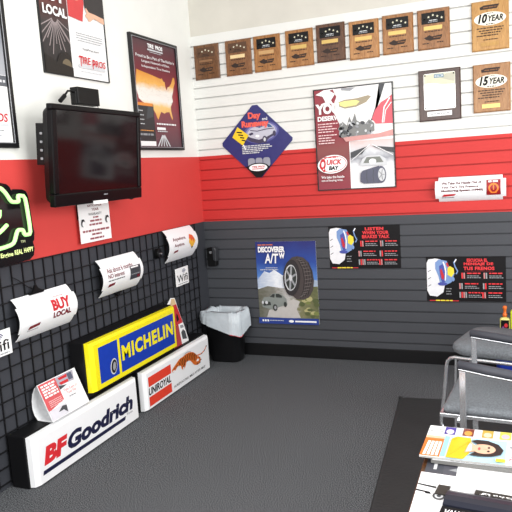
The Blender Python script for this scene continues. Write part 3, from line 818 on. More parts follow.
for i, (x, z, dk_, lt_, pl, st, lab) in enumerate(rows):
    w, h = 0.201, 0.250
    t = thing('award_plaque', lab, 'plaque', (x, 0.0006, z), 0, 'wooden star plaques in the top row')
    a = plaque_base(t, w, h, wood_mat('plaque_wood_%d' % i, dk_, lt_))
    m = MB(); a.use(m); a.R(0.027, 0.158, 0.172, 0.228, PBLK if pl == 'k' else BROWNP)
    for k in range(5): a.h -= 0.0003; a.P(star(0.045 + 0.027 * k, (0.188, 0.2, 0.209, 0.2, 0.188)[k], 0.0085), STAR); a.h += 0.0003 * (k == 0)
    a.W(0.075, 0.176, 0.125, 0.181, LGREY if pl == 'k' else ENGR, 2); a.W(0.068, 0.166, 0.13, 0.171, GREYP if pl == 'k' else ENGR, 3)
    m.build('star_plate', t)
    m = MB(); a.use(m)
    a.R(0.04, 0.120, 0.155, 0.144, {'g': BROWNP, 'w': mat('cream_plate', (226, 200, 150), 0.35), 't': mat('tan_plate', (190, 150, 100), 0.35), 'y': GOLD}[st])
    if st == 'g': a.R(0.044, 0.124, 0.151, 0.140, mat('tan_brown_plate', (136, 98, 66), 0.4))
    m.build('name_strip', t)
    m = MB(); a.use(m)
    a.W(0.045, 0.107, 0.155, 0.112, ENGR, 5)
    a.P([(0.04, 0.072), (0.06, 0.08), (0.075, 0.088), (0.09, 0.078), (0.155, 0.084), (0.15, 0.068), (0.14, 0.055), (0.10, 0.056), (0.08, 0.052), (0.055, 0.06)], mat('dark_engraving', (44, 28, 20), 0.6))
    a.W(0.1, 0.066, 0.145, 0.073, mat('engraving_gap', (120, 80, 48), 0.6), 8)
    a.W(0.03, 0.034, 0.07, 0.04, ENGR, 6); a.W(0.12, 0.036, 0.16, 0.042, ENGR, 7)
    split_build(m, 'engraving', t)
for i, (x, z, w, h, dk_, lt_, lab, num) in enumerate([
        (1.992, 2.062, 0.219, 0.300, (176, 124, 58), (214, 162, 90), 'wooden plaque with a white oval reading 10 YEAR', '10'),
        (1.994, 1.682, 0.222, 0.298, (150, 100, 54), (190, 138, 84), 'wooden plaque with a white oval reading 15 YEAR', '15')]):
    t = thing('award_plaque', lab, 'plaque', (x, 0.0006, z), 0, 'wooden year plaques at the right')
    a = plaque_base(t, w, h, wood_mat('year_wood_%d' % i, dk_, lt_))
    m = MB(); a.use(m); a.E(0.109, 0.19, 0.094, 0.04, mat('cream_oval', (232, 228, 212), 0.35)); m.build('oval_plate', t)
    m = MB(); a.use(m)
    a.T(num, 0.038, 0.166, 0.094, 0.222, INK, 0.05, 0.25); a.T('YEAR', 0.098, 0.172, 0.186, 0.21, INK, 0.035, 0.25)
    a.W(0.085, 0.155, 0.135, 0.161, ENGR, 4); a.W(0.09, 0.22, 0.13, 0.224, ENGR, 5)
    split_build(m, 'lettering', t)
    m = MB(); a.use(m)
    a.P([(0.052, 0.247), (0.05, 0.262), (0.075, 0.272), (0.165, 0.272), (0.158, 0.258), (0.15, 0.247)], mat('dark_engraving', (44, 28, 20), 0.6))
    a.W(0.07, 0.255, 0.155, 0.262, mat('engraving_gap', (120, 80, 48), 0.6), 2)
    for k in range(4): a.W(0.03 + 0.012 * (k % 3), 0.132 - 0.015 * k, 0.19 - 0.01 * k, 0.138 - 0.015 * k, ENGR, 10 + k)
    a.W(0.07, 0.062, 0.155, 0.067, ENGR, 3)
    split_build(m, 'engraving', t)
    m = MB(); a.use(m); a.R(0.052, 0.025, 0.16, 0.05, GOLD if num == '15' else wood_mat('gilt_wood', (186, 136, 60), (206, 158, 76))); m.build('name_strip', t)
# mirror plaque
w, h = 0.264, 0.326
t = thing('mirror_plaque', 'dark brown plaque with a mirror-bright plate under the top row', 'plaque', (1.655, 0.0006, 1.657))
a = plaque_base(t, w, h, wood_mat('walnut', (62, 42, 38), (88, 62, 54)))
m = MB(); a.use(m); a.P(rrect(0.034, 0.072, 0.231, 0.302, 0.008), mat('mirror_plate', (240, 240, 236), 0.25, 0.25)); m.build('bright_plate', t)
m = MB(); a.use(m)
a.P([(0.036, 0.235), (0.06, 0.24), (0.1, 0.238), (0.14, 0.228), (0.23, 0.222), (0.23, 0.300), (0.036, 0.300)], mat('olive_cream_etch', (206, 202, 176), 0.4))
a.P([(0.14, 0.27), (0.19, 0.25), (0.228, 0.24), (0.228, 0.295), (0.18, 0.296)], mat('grey_olive_etch', (180, 178, 160), 0.4))
a.R(0.1, 0.272, 0.16, 0.295, mat('teal_etch', (90, 130, 150), 0.4)); a.R(0.105, 0.277, 0.155, 0.290, LGREY); a.W(0.11, 0.28, 0.15, 0.287, mat('teal_etch', (90, 130, 150), 0.4), 3)
split_build(m, 'etching', t)
m = MB(); a.use(m); a.R(0.052, 0.029, 0.207, 0.059, WHITE); a.W(0.075, 0.04, 0.19, 0.047, GREYP, 7); m.build('name_strip', t)
m = MB(); a.use(m)
for u, v in ((0.043, 0.291), (0.222, 0.291), (0.043, 0.082), (0.222, 0.082)): a.E(u, v, 0.005, 0.005, INK)
split_build(m, 'pins', t)

# ================================================================== BACK WALL: POSTERS
# diamond sign
t = thing('diamond_sign', 'blue diamond-shaped sign with a silver car, across the white and red paint', 'sign', (0.206, 0.0006, 1.352))
m = MB()
dia = [(0.262, 0.005), (0.302, 0.005), (0.553, 0.255), (0.556, 0.275), (0.30, 0.528), (0.262, 0.528), (0.004, 0.275), (0.004, 0.252)]
m.prism(dia, 0, -0.008, mat('deep_blue_print', (46, 46, 108), 0.35)); m.build('board', t)
m = MB(); a = Art(m, 0.008)
a.E(0.318, 0.33, 0.140, 0.078, mat('violet_glow_print', (84, 84, 146), 0.4), 0.1); a.E(0.32, 0.33, 0.125, 0.066, mat('lilac_glow_print', (136, 136, 184), 0.4), 0.1); a.E(0.322, 0.33, 0.108, 0.055, mat('pale_lilac_glow', (186, 186, 214), 0.4), 0.1)
m.build('glow_picture', t)
m = MB(); a.use(m)
SILC = mat('silver_car_print', (188, 188, 202), 0.35); DKC = mat('dark_car_print', (62, 56, 82), 0.4)
a.P([(0.208, 0.305), (0.212, 0.335), (0.235, 0.36), (0.275, 0.375), (0.31, 0.395), (0.36, 0.40), (0.395, 0.385), (0.425, 0.36), (0.435, 0.33), (0.42, 0.305), (0.385, 0.29), (0.345, 0.262), (0.30, 0.255), (0.24, 0.275)], SILC)
a.P([(0.276, 0.372), (0.312, 0.391), (0.352, 0.395), (0.345, 0.375), (0.31, 0.362)], mat('blue_glass_print', (60, 96, 140), 0.25)); a.P([(0.362, 0.395), (0.392, 0.382), (0.412, 0.36), (0.375, 0.362)], mat('blue_glass_print', (60, 96, 140), 0.25))
a.P([(0.206, 0.312), (0.24, 0.296), (0.30, 0.278), (0.35, 0.29), (0.435, 0.325), (0.42, 0.303), (0.385, 0.288), (0.345, 0.258), (0.30, 0.25), (0.24, 0.266), (0.21, 0.285)], DKC)
a.L([(0.235, 0.35), (0.29, 0.34), (0.36, 0.35), (0.42, 0.352)], 0.006, DKC)
a.E(0.345, 0.277, 0.018, 0.026, DKC); a.E(0.345, 0.277, 0.009, 0.014, LGREY); a.E(0.422, 0.315, 0.012, 0.02, DKC)
a.P([(0.222, 0.325), (0.25, 0.335), (0.262, 0.322), (0.235, 0.312)], DKC); a.E(0.29, 0.305, 0.016, 0.009, WHITE)
split_build(m, 'car_picture', t)
m = MB(); a.use(m)
YD = mat('yellow_sign_print', (238, 200, 40), 0.4)
a.P([(0.136, 0.382), (0.222, 0.316), (0.170, 0.245), (0.090, 0.310)], YD); a.L([(0.175, 0.25), (0.19, 0.215)], 0.01, WHITE)
for k in range(4): a.L([(0.128 + 0.012 * k, 0.345 - 0.02 * k), (0.170 + 0.008 * k, 0.338 - 0.02 * k)], 0.009, INK)
m.build('warning_sign_picture', t)
m = MB(); a.use(m)
SAL = mat('salmon_lettering', (232, 96, 84), 0.4)
a.T('Day', 0.226, 0.418, 0.325, 0.478, SAL, 0.05); a.T('and', 0.335, 0.414, 0.375, 0.436, WHITE, 0.01); a.T('Runaway', 0.172, 0.36, 0.385, 0.42, SAL, 0.06)
for k in range(5): a.W(0.165, 0.235 - 0.013 * k, (0.39, 0.4, 0.37, 0.33, 0.3)[k], 0.242 - 0.013 * k, LGREY, 80 + k)
split_build(m, 'lettering', t)
m = MB(); a.use(m)
a.P([(0.262, 0.006), (0.302, 0.006), (0.385, 0.09), (0.18, 0.09)], INK)
for u in (0.205, 0.265, 0.325): a.P(rrect(u, 0.082, u + 0.055, 0.148, 0.018), mat('tire_grey_print', (150, 152, 164), 0.4))
a.E(0.283, 0.078, 0.085, 0.034, INK); a.E(0.283, 0.078, 0.072, 0.026, WHITE); a.T('TIRE PROS', 0.235, 0.076, 0.335, 0.09, REDP, 0.04, 0.1); a.R(0.235, 0.066, 0.33, 0.071, REDP)
split_build(m, 'logo', t)

# you deserve poster
w, h = 0.553, 0.703
t = thing('framed_poster', 'large black-framed poster reading YOU DESERVE on the back wall, across white and red paint', 'poster', (0.934, 0.0006, 1.236))
frame_mb(w, h, 0.007, 0, -0.016, FRM).build('frame', t)
m = MB(); m.box(0.007, -0.01, 0.007, w - 0.007, 0, h - 0.007, WHITE); m.build('sheet', t)
m = MB(); a = Art(m, 0.010)
MR = ramp_mat('rose_maroon_print', 2, [(0, (140, 52, 66)), (0.4, (132, 72, 70)), (0.55, (140, 48, 60)), (1, (150, 54, 66))], noise=0.04)
a.R(0.007, 0.007, 0.24, h - 0.007, MR); m.build('maroon_column', t)
m = MB(); a.use(m)
a.P([(0.245, 0.007), (w - 0.007, 0.007), (w - 0.007, 0.33), (0.245, 0.33)], ramp_mat('road_print', 2, [(0, (240, 240, 240)), (0.5, (226, 227, 230)), (0.62, (150, 152, 160)), (0.78, (214, 216, 220)), (1, (214, 190, 186))], noise=0.08)); m.build('road_picture', t)
m = MB(); a.use(m)
a.P([(0.14, 0.695), (0.546, 0.695), (0.546, 0.34), (0.24, 0.34), (0.17, 0.47), (0.13, 0.56), (0.165, 0.64)], mat('pale_upper_patch', (236, 236, 234), 0.35))  # pale patch over the upper right, a khaki and a yellow oval on it
a.P([(0.165, 0.60), (0.22, 0.615), (0.31, 0.618), (0.385, 0.63), (0.405, 0.62), (0.37, 0.585), (0.30, 0.56), (0.22, 0.555), (0.175, 0.575)], mat('khaki_oval_patch', (158, 146, 122), 0.4))
a.P([(0.18, 0.598), (0.22, 0.606), (0.30, 0.606), (0.325, 0.595), (0.30, 0.572), (0.22, 0.566), (0.19, 0.578)], mat('yellow_oval_patch', (236, 224, 140), 0.35))
a.P([(0.2, 0.68), (0.26, 0.67), (0.3, 0.69), (0.2, 0.696)], GREYP)
a.P([(0.46, 0.695), (0.5, 0.695), (0.48, 0.64), (0.455, 0.6), (0.42, 0.52), (0.405, 0.48), (0.395, 0.46), (0.415, 0.46), (0.44, 0.53), (0.465, 0.60)], DGREY)
a.P([(0.546, 0.62), (0.52, 0.60), (0.47, 0.575), (0.43, 0.53), (0.405, 0.47), (0.43, 0.435), (0.546, 0.43)], mat('rose_sleeve_print', (214, 92, 104), 0.45))
a.L([(0.53, 0.6), (0.49, 0.54), (0.475, 0.44)], 0.008, WHITE); a.L([(0.54, 0.57), (0.50, 0.52), (0.485, 0.44)], 0.005, WHITE)
gr = random.Random(4)
SMK = mat('charcoal_smudge_print', (128, 129, 128), 0.5)
a.P([(0.165, 0.42), (0.20, 0.47), (0.23, 0.44), (0.25, 0.50), (0.265, 0.46), (0.29, 0.52), (0.30, 0.47), (0.33, 0.45), (0.36, 0.44), (0.385, 0.47), (0.42, 0.44), (0.42, 0.39), (0.36, 0.36), (0.25, 0.365), (0.2, 0.36)], SMK)
for k in range(46):
    u, v = gr.uniform(0.18, 0.41), gr.uniform(0.365, 0.46)
    a.P(ell(u, v, gr.uniform(0.006, 0.018), gr.uniform(0.006, 0.014), 7, gr.uniform(0, 3)), (DGREY, GREYP, LGREY, SMK, INK)[k % 5]); a.h -= 0.00015
a.P([(0.22, 0.33), (0.546, 0.35), (0.546, 0.39), (0.45, 0.37), (0.3, 0.365), (0.2, 0.36)], mat('dusty_rose_print', (206, 150, 146), 0.5))
a.P([(0.25, 0.215), (0.33, 0.24), (0.37, 0.29), (0.25, 0.255)], DGREY); a.P([(0.546, 0.235), (0.47, 0.255), (0.40, 0.29), (0.546, 0.27)], DGREY)
a.L([(0.255, 0.2), (0.385, 0.3)], 0.004, WHITE); a.L([(0.54, 0.22), (0.4, 0.3)], 0.005, WHITE)
a.P([(0.31, 0.16), (0.33, 0.205), (0.36, 0.225), (0.45, 0.225), (0.49, 0.2), (0.5, 0.155)], LGREY); a.P([(0.335, 0.175), (0.36, 0.215), (0.45, 0.215), (0.475, 0.175)], mat('engine_grey_print', (120, 124, 118), 0.5)); a.E(0.4, 0.185, 0.025, 0.018, WHITE)
TIRB = mat('tire_slate_print', (84, 86, 104), 0.45)
a.P([(0.31, 0.05), (0.335, 0.035), (0.45, 0.035), (0.47, 0.05), (0.47, 0.13), (0.44, 0.152), (0.39, 0.14), (0.33, 0.125), (0.312, 0.105)], TIRB)
for u in (0.36, 0.405): a.L([(u, 0.04), (u - 0.006, 0.085), (u, 0.13)], 0.004, DGREY)
a.E(0.455, 0.092, 0.034, 0.058, TIRB); a.E(0.459, 0.092, 0.024, 0.044, LGREY)
for k in range(5): a.L([(0.459, 0.092), (0.459 + 0.02 * math.cos(k * 1.257), 0.092 + 0.038 * math.sin(k * 1.257))], 0.006, GREYP)
a.W(0.33, 0.018, 0.5, 0.022, LGREY, 4)
split_build(m, 'illustration', t)
m = MB(); a.use(m)
a.P([(0.02, 0.665), (0.07, 0.65), (0.09, 0.61), (0.13, 0.62), (0.16, 0.66), (0.12, 0.685), (0.16, 0.695), (0.08, 0.692), (0.055, 0.68)], WHITE); a.P([(0.06, 0.60), (0.09, 0.58), (0.12, 0.6), (0.15, 0.58), (0.13, 0.62)], WHITE)
a.T('YOU', 0.016, 0.528, 0.185, 0.60, WHITE, 0.06); a.T('DESERVE', 0.028, 0.482, 0.19, 0.515, WHITE, 0.04)
for k in range(8): a.W(0.028, 0.458 - 0.018 * k - 0.006 * (k > 3), (0.17, 0.13, 0.16, 0.14, 0.16, 0.12, 0.15, 0.14)[k], 0.465 - 0.018 * k - 0.006 * (k > 3), mat('pink_white_print', (236, 208, 208), 0.5), 90 + k)
a.T('We take the hassle', 0.035, 0.085, 0.2, 0.103, WHITE, 0.015); a.T('out of buying tires.', 0.035, 0.06, 0.19, 0.078, WHITE, 0.015)
split_build(m, 'lettering', t)
m = MB(); a.use(m)
a.E(0.116, 0.182, 0.108, 0.064, INK, 0.08); a.E(0.119, 0.182, 0.107, 0.064, WHITE, 0.08); a.E(0.122, 0.182, 0.098, 0.056, REDP, 0.08); a.E(0.122, 0.182, 0.094, 0.052, WHITE, 0.08)
a.T('Q', 0.028, 0.13, 0.072, 0.225, REDP, 0.06, 0.15); a.T('UICK', 0.078, 0.178, 0.188, 0.215, REDP, 0.04, 0.2); a.T('BAY', 0.092, 0.142, 0.165, 0.17, INK, 0.05, 0.2); a.W(0.06, 0.226, 0.16, 0.234, REDP, 5)
split_build(m, 'logo', t)

# brake posters, twice
def brake_poster(loc, lines, label):
    w, h = 0.507, 0.302
    t = thing('brake_poster', label, 'poster', loc, 0, 'black brake posters on the grey slats')
    m = MB(); m.box(0, -0.003, 0, w, 0, h, mat('black_poster_print', (15, 13, 16), 0.5, spec=0.2)); m.build('sheet', t)
    m = MB(); a = Art(m, 0.003)
    a.P([(0.003, 0.26), (0.015, 0.285), (0.06, 0.292), (0.095, 0.285), (0.11, 0.24), (0.10, 0.16), (0.12, 0.11), (0.11, 0.06), (0.07, 0.03), (0.02, 0.035), (0.003, 0.07)], mat('white_caliper_print', (232, 232, 236), 0.35))
    for v in (0.2, 0.15, 0.1): a.L([(0.01, v), (0.03, v + 0.012)], 0.004, DGREY)
    LB_ = mat('steel_blue_print', (120, 150, 200), 0.4); DB = mat('strong_blue_print', (70, 80, 160), 0.4)
    a.P([(0.06, 0.265), (0.085, 0.285), (0.135, 0.275), (0.155, 0.23), (0.185, 0.19), (0.165, 0.13), (0.12, 0.105), (0.09, 0.115), (0.08, 0.17), (0.06, 0.22)], LB_)
    a.P([(0.085, 0.24), (0.11, 0.255), (0.13, 0.2), (0.13, 0.14), (0.105, 0.12), (0.09, 0.17)], DB)
    a.P([(0.09, 0.21), (0.1, 0.225), (0.118, 0.17), (0.112, 0.145), (0.1, 0.155)], REDP); a.L([(0.112, 0.27), (0.122, 0.24), (0.128, 0.2), (0.124, 0.14)], 0.008, WHITE)
    a.L([(0.135, 0.262), (0.145, 0.235)], 0.012, REDP); a.P([(0.14, 0.225), (0.155, 0.24), (0.18, 0.225), (0.182, 0.19), (0.165, 0.165), (0.14, 0.18)], mat('pad_yellow_print', (236, 214, 60), 0.4))
    a.L([(0.195, 0.285), (0.182, 0.265), (0.19, 0.235), (0.205, 0.205), (0.195, 0.185)], 0.008, LB_); a.L([(0.198, 0.286), (0.185, 0.265)], 0.007, WHITE)
    a.E(0.175, 0.15, 0.01, 0.014, LB_); a.E(0.105, 0.118, 0.03, 0.012, DB)
    split_build(m, 'brake_picture', t)
    m = MB(); a.use(m)
    LRED = mat('bright_red_lettering', (226, 52, 58), 0.45)
    for st, (u0, v0, u1, v1) in zip(lines, ((0.265, 0.268, 0.395, 0.29), (0.245, 0.24, 0.43, 0.264), (0.243, 0.212, 0.437, 0.236))):
        c = (u0 + u1) / 2
        a.T(st, u0, v0, u1, v1, LRED, 0.05, 0, 0, 1.1)
    a.W(0.25, 0.203, 0.43, 0.206, MAROON, 2)
    for r_ in range(3):
        for c_ in range(2):
            u, v = (0.215 + 0.015 * (r_ == 0), 0.37 - 0.005 * r_)[c_], (0.155, 0.085, 0.025)[r_]
            for k in range(2 if r_ < 2 else 4 - 2 * c_):
                a.P([(u + 0.013 * k, v), (u + 0.013 * k + 0.009, v), (u + 0.013 * k + 0.008, v + 0.04), (u + 0.013 * k - 0.001, v + 0.04)], (LRED, mat('faded_pink_print', (200, 130, 130), 0.5), GREYP)[(k + r_ + c_) % 3])
            uu = u + (0.035 if r_ < 2 else 0.058 - 0.02 * c_)
            a.W(uu, v + 0.032, uu + 0.085, v + 0.04, LRED, r_ * 2 + c_); a.W(uu, v + 0.016, uu + 0.075, v + 0.021, GREYP, r_ + 5); a.W(uu, v + 0.004, uu + 0.09, v + 0.009, GREYP, r_ + 9)
    for k in range(3): a.W(0.13, 0.085 - 0.018 * k, 0.165, 0.09 - 0.018 * k, GREYP, k)
    a.R(0.02, 0.002, 0.21, 0.008, REDP); a.W(0.06, 0.002, 0.17, 0.010, mat('pad_yellow_print', (236, 214, 60), 0.4), 6)
    split_build(m, 'lettering', t)
brake_poster((0.992, 0.0006, 0.677), ('LISTEN', 'WHEN YOUR', 'BRAKES TALK'), 'black brake poster in English reading LISTEN WHEN YOUR BRAKES TALK')
brake_poster((1.668, 0.0006, 0.450), ('ESCUCHA EL', 'MENSAJE DE', 'TUS FRENOS'), 'black brake poster in Spanish reading ESCUCHA EL MENSAJE DE TUS FRENOS')

# tire poster
w, h = 0.472, 0.622
t = thing('tire_poster', 'blue unframed poster of a big tire and a truck in snowy mountains', 'poster', (0.419, 0.0006, 0.256))
m = MB(); m.box(0, -0.003, 0, w, 0, h, WHITE); m.build('sheet', t)
m = MB(); a = Art(m, 0.003)
a.R(0, 0, w, h, ramp_mat('sky_poster_print', 2, [(0.06, (150, 150, 130)), (0.36, (190, 196, 200)), (0.46, (206, 220, 238)), (0.56, (84, 130, 200)), (0.74, (40, 72, 152)), (1.0, (38, 44, 112))], noise=0.06, nscale=5)); m.build('backdrop_picture', t)
m = MB(); a.use(m)
a.P([(0, 0.33), (0.06, 0.40), (0.1, 0.385), (0.14, 0.41), (0.2, 0.37), (0.26, 0.35), (0.472, 0.33), (0.472, 0.26), (0, 0.27)], ramp_mat('snow_ridge_print', 0, [(0, (170, 186, 210)), (0.35, (236, 240, 246)), (0.6, (190, 204, 222)), (1, (160, 176, 196))], noise=0.2, nscale=10)); m.build('mountain_picture', t)
m = MB(); a.use(m)
a.P([(0, 0.26), (0.08, 0.285), (0.2, 0.27), (0.472, 0.285), (0.472, 0.036), (0, 0.036)], ramp_mat('scrub_print', 0, [(0, (96, 96, 82)), (0.3, (132, 130, 122)), (0.5, (188, 186, 184)), (0.7, (126, 124, 90)), (1, (96, 100, 66))], noise=0.22, nscale=14))
m.build('ground_picture', t)
m = MB(); a.use(m)
a.P([(0.06, 0.045), (0.33, 0.045), (0.30, 0.11), (0.33, 0.17), (0.28, 0.19), (0.2, 0.15), (0.08, 0.1)], mat('pale_road_print', (190, 186, 182), 0.5))
SH = mat('shrub_print', (120, 128, 72), 0.5); SH2 = mat('shrub_light_print', (176, 170, 120), 0.5)
for k in range(18):
    a.E(gr.uniform(0.33, 0.46), gr.uniform(0.06, 0.2), gr.uniform(0.012, 0.028), gr.uniform(0.01, 0.02), (SH, SH2, mat('shrub_dark_print', (84, 92, 56), 0.5))[k % 3]); a.h -= 0.0001
TRK = mat('truck_print', (132, 138, 134), 0.4); TRD = mat('truck_dark_print', (52, 56, 54), 0.4)
a.P([(0.03, 0.125), (0.03, 0.175), (0.045, 0.198), (0.09, 0.205), (0.115, 0.228), (0.16, 0.232), (0.195, 0.218), (0.225, 0.19), (0.23, 0.145), (0.16, 0.125), (0.11, 0.105)], TRK)
a.P([(0.092, 0.203), (0.116, 0.224), (0.135, 0.226), (0.13, 0.198)], TRD); a.P([(0.142, 0.226), (0.165, 0.228), (0.192, 0.212), (0.19, 0.198), (0.142, 0.2)], TRD)
a.P([(0.036, 0.15), (0.05, 0.17), (0.095, 0.165), (0.1, 0.14), (0.04, 0.135)], TRD); a.E(0.065, 0.16, 0.012, 0.012, LGREY); a.E(0.035, 0.16, 0.008, 0.012, LGREY)
a.E(0.132, 0.122, 0.018, 0.026, TRD); a.E(0.134, 0.122, 0.009, 0.014, GREYP); a.E(0.215, 0.148, 0.012, 0.02, TRD)
m.build('truck_picture', t)
m = MB(); a.use(m)
TDK = mat('tire_brown_print', (72, 64, 63), 0.5); TLT = mat('tread_line_print', (112, 104, 103), 0.5)
tread = [(0.262, 0.48), (0.29, 0.505), (0.33, 0.512), (0.375, 0.502), (0.415, 0.465), (0.44, 0.40), (0.448, 0.33), (0.438, 0.26), (0.405, 0.205), (0.36, 0.185), (0.31, 0.188), (0.27, 0.22)]
a.P(tread, TDK)
for k in range(4):
    a.L([(0.325 + 0.028 * k, 0.503 - 0.013 * k), (0.365 + 0.022 * k, 0.42 - 0.004 * k), (0.375 + 0.02 * k, 0.34), (0.365 + 0.016 * k, 0.26 + 0.004 * k), (0.335 + 0.02 * k, 0.195 + 0.008 * k)], 0.006, mat('tread_groove_print', (34, 30, 32), 0.5))
for k in range(14):
    an = -1.2 + 2.5 * k / 13
    a.L([(0.305 + 0.075 * math.cos(an), 0.345 + 0.15 * math.sin(an)), (0.315 + 0.118 * math.cos(an), 0.352 + 0.145 * math.sin(an))], 0.004, TLT)
a.E(0.278, 0.352, 0.066, 0.136, mat('sidewall_print', (46, 42, 44), 0.5), -0.08); a.E(0.272, 0.352, 0.048, 0.098, LGREY, -0.08); a.E(0.274, 0.352, 0.042, 0.09, TRD, -0.08)
for k in range(6):
    an = k * PI / 3 + 0.3
    a.L([(0.272, 0.352), (0.272 + 0.044 * math.cos(an), 0.352 + 0.092 * math.sin(an))], 0.014, GREYP)
a.E(0.272, 0.352, 0.013, 0.024, LGREY)
m.build('tire_picture', t)
m = MB(); a.use(m)
a.R(0, 0, w, 0.046, mat('royal_blue_band', (38, 62, 140), 0.4))
a.T('DISCOVERER', 0.026, 0.543, 0.238, 0.588, WHITE, 0.05); a.T('A/T', 0.075, 0.46, 0.185, 0.535, WHITE, 0.03, 0.1); a.T('W', 0.19, 0.497, 0.236, 0.54, WHITE, 0.05)
a.W(0.026, 0.597, 0.15, 0.604, mat('orange_lettering', (226, 120, 60), 0.5), 2); a.W(0.08, 0.425, 0.175, 0.43, LGREY, 3); a.W(0.035, 0.41, 0.18, 0.416, LGREY, 4)
for k in range(3): a.R(0.028 + 0.02 * k, 0.017, 0.041 + 0.02 * k, 0.032, WHITE)
a.W(0.09, 0.024, 0.2, 0.029, LGREY, 5); a.E(0.26, 0.023, 0.02, 0.010, WHITE); a.R(0.29, 0.017, 0.455, 0.029, WHITE)
split_build(m, 'lettering', t)

# bowed tpms card on the back wall
w, h = 0.397, 0.160
t = thing('card_sign', 'bowed white card sign about tire pressure on the red slats', 'sign', (1.766, 0.0006, 1.124), 0)
a = bow_card(t, w, h, 0.05, 0.004, 0.020, 0.14)
m = MB(); a.use(m)
WR = mat('wine_lettering', (92, 14, 24), 0.5, spec=0.2)
a.T('We Take the Hassle Out of', 0.02, 0.112, 0.27, 0.129, WR, 0.03); a.T("Your Car's Tire Pressure", 0.02, 0.088, 0.25, 0.104, WR, 0.03); a.T('Monitoring System (TPMS)', 0.02, 0.063, 0.28, 0.080, WR, 0.045)
a.P([(0.022, 0.035), (0.1, 0.04), (0.112, 0.052), (0.035, 0.05)], REDP); a.W(0.02, 0.027, 0.1, 0.031, DGREY, 4)
split_build(m, 'lettering', t)
m = MB(); a.use(m)
a.R(0.3, 0.036, 0.385, 0.130, mat('dark_red_print', (150, 30, 34), 0.45), 1, 6); a.W(0.31, 0.114, 0.375, 0.125, WHITE, 3)
OR = mat('warning_orange_print', (244, 130, 50), 0.4)
a.L(arc((0.3425, 0.078), 0.026, -PI * 0.35, PI * 1.35, 14), 0.010, OR); a.L([(0.325, 0.052), (0.36, 0.052)], 0.008, OR); a.R(0.339, 0.068, 0.346, 0.098, OR, 1, 3)
split_build(m, 'warning_picture', t)

# ================================================================== FLOOR MAT
RUB = mat('black_rubber', (45, 47, 48), 0.55, var=0.12, scale=5, bump=0.15, bscale=60)
t = thing('floor_mat', 'large black rubber mat on the carpet under the chairs and table', 'mat', (1.588, -0.705, 0.0), math.radians(4.2))
m = MB(); m.slab(rrect(0, -2.6, 2.2, 0, 0.03, 4), 0.001, 0.007, RUB); m.build('sheet', t, bevel=0.002)
m = MB(); m.loft([[(-0.008, -2.55, 0.0012), (-0.002, -2.55, 0.007), (0.012, -2.55, 0.007), (0.014, -2.55, 0.0075)], [(-0.008, -0.03, 0.0012), (-0.002, -0.03, 0.009), (0.012, -0.03, 0.0085), (0.014, -0.03, 0.0075)], [(-0.012, 0.0, 0.004), (-0.006, 0.0, 0.016), (0.008, 0.0, 0.012), (0.012, 0.0, 0.0075)]], RUB); m.build('edging', t)

# ================================================================== CHAIRS
FAB = mat('grey_chair_fabric', (120, 125, 130), 0.9, var=0.3, scale=150, bump=0.3, bscale=300, spec=0.15)
PAD = mat('charcoal_arm_pad', (62, 64, 72), 0.55)
def cushion(outline, z0, z1, r=0.02):
    cx = sum(p[0] for p in outline) / len(outline); cy = sum(p[1] for p in outline) / len(outline)
    if area(outline) < 0: outline = outline[::-1]
    def ins(d, z): 
        return [(cx + (x - cx) * (1 - d), cy + (y - cy) * (1 - d), z) for x, y in outline]
    m = MB(); m.loft([ins(0.07, z0), ins(0.015, z0 + r * 0.4), ins(0, z0 + r), ins(0, z1 - r), ins(0.02, z1 - r * 0.35), ins(0.08, z1), ins(0.5, z1 + 0.006)], FAB); return m
t = thing('armchair', 'chrome-framed armchair with grey seat and dark arm pads, nearer the table', 'chair', (1.948, -1.940, 0.0085), math.radians(-4.5))
cushion(rrect(0.022, 0.0, 0.50, 0.44, 0.016), 0.413, 0.448, 0.014).build('seat', t, smooth=True)
bk = cushion(rrect(0.0, 0.0, 0.40, 0.44, 0.05), 0.0, 0.05); bk.v = [(0.475 + z + 0.12 * x, y, 0.47 + x) for x, y, z in bk.v]; bk.build('backrest', t, smooth=True)
for y, d in ((-0.018, 0.016), (0.452, -0.006)):
    m = MB(); m.box(0.074 + d, y - 0.006, 0.0, 0.098 + d, y + 0.006, 0.604, CHROME); m.build('front_leg', t, bevel=0.002)
    m = MB(); m.box(0.46, y - 0.006, 0.0, 0.484, y + 0.006, 0.54, CHROME); m.build('rear_leg', t, bevel=0.002)
    m = MB(); m.tube([(0.074 + d, y, 0.6055), (0.2, y, 0.588), (0.40, y, 0.562), (0.49, y, 0.54)], 0.0085, CHROME); m.build('arm_rail', t)
    m = MB(); m.tube([(0.068 + d, y, 0.622), (0.072 + d, y, 0.622), (0.2, y, 0.606), (0.40, y, 0.580), (0.46, y, 0.570), (0.465, y, 0.569)], [0.008, 0.0175, 0.0185, 0.0185, 0.0175, 0.008], PAD, 12); m.build('arm_pad', t, smooth=True)
m = MB()
for y in (0.004, 0.436): m.box(0.010, y - 0.007, 0.372, 0.49, y + 0.007, 0.388, CHROME)
m.box(0.010, 0.0, 0.372, 0.022, 0.44, 0.388, CHROME); m.box(0.47, -0.02, 0.372, 0.49, 0.46, 0.388, CHROME)
m.box(0.078, -0.02, 0.36, 0.094, 0.46, 0.374, CHROME)
m.v = [(x, y, z + 0.026) for x, y, z in m.v]
m.build('seat_frame', t, bevel=0.002)

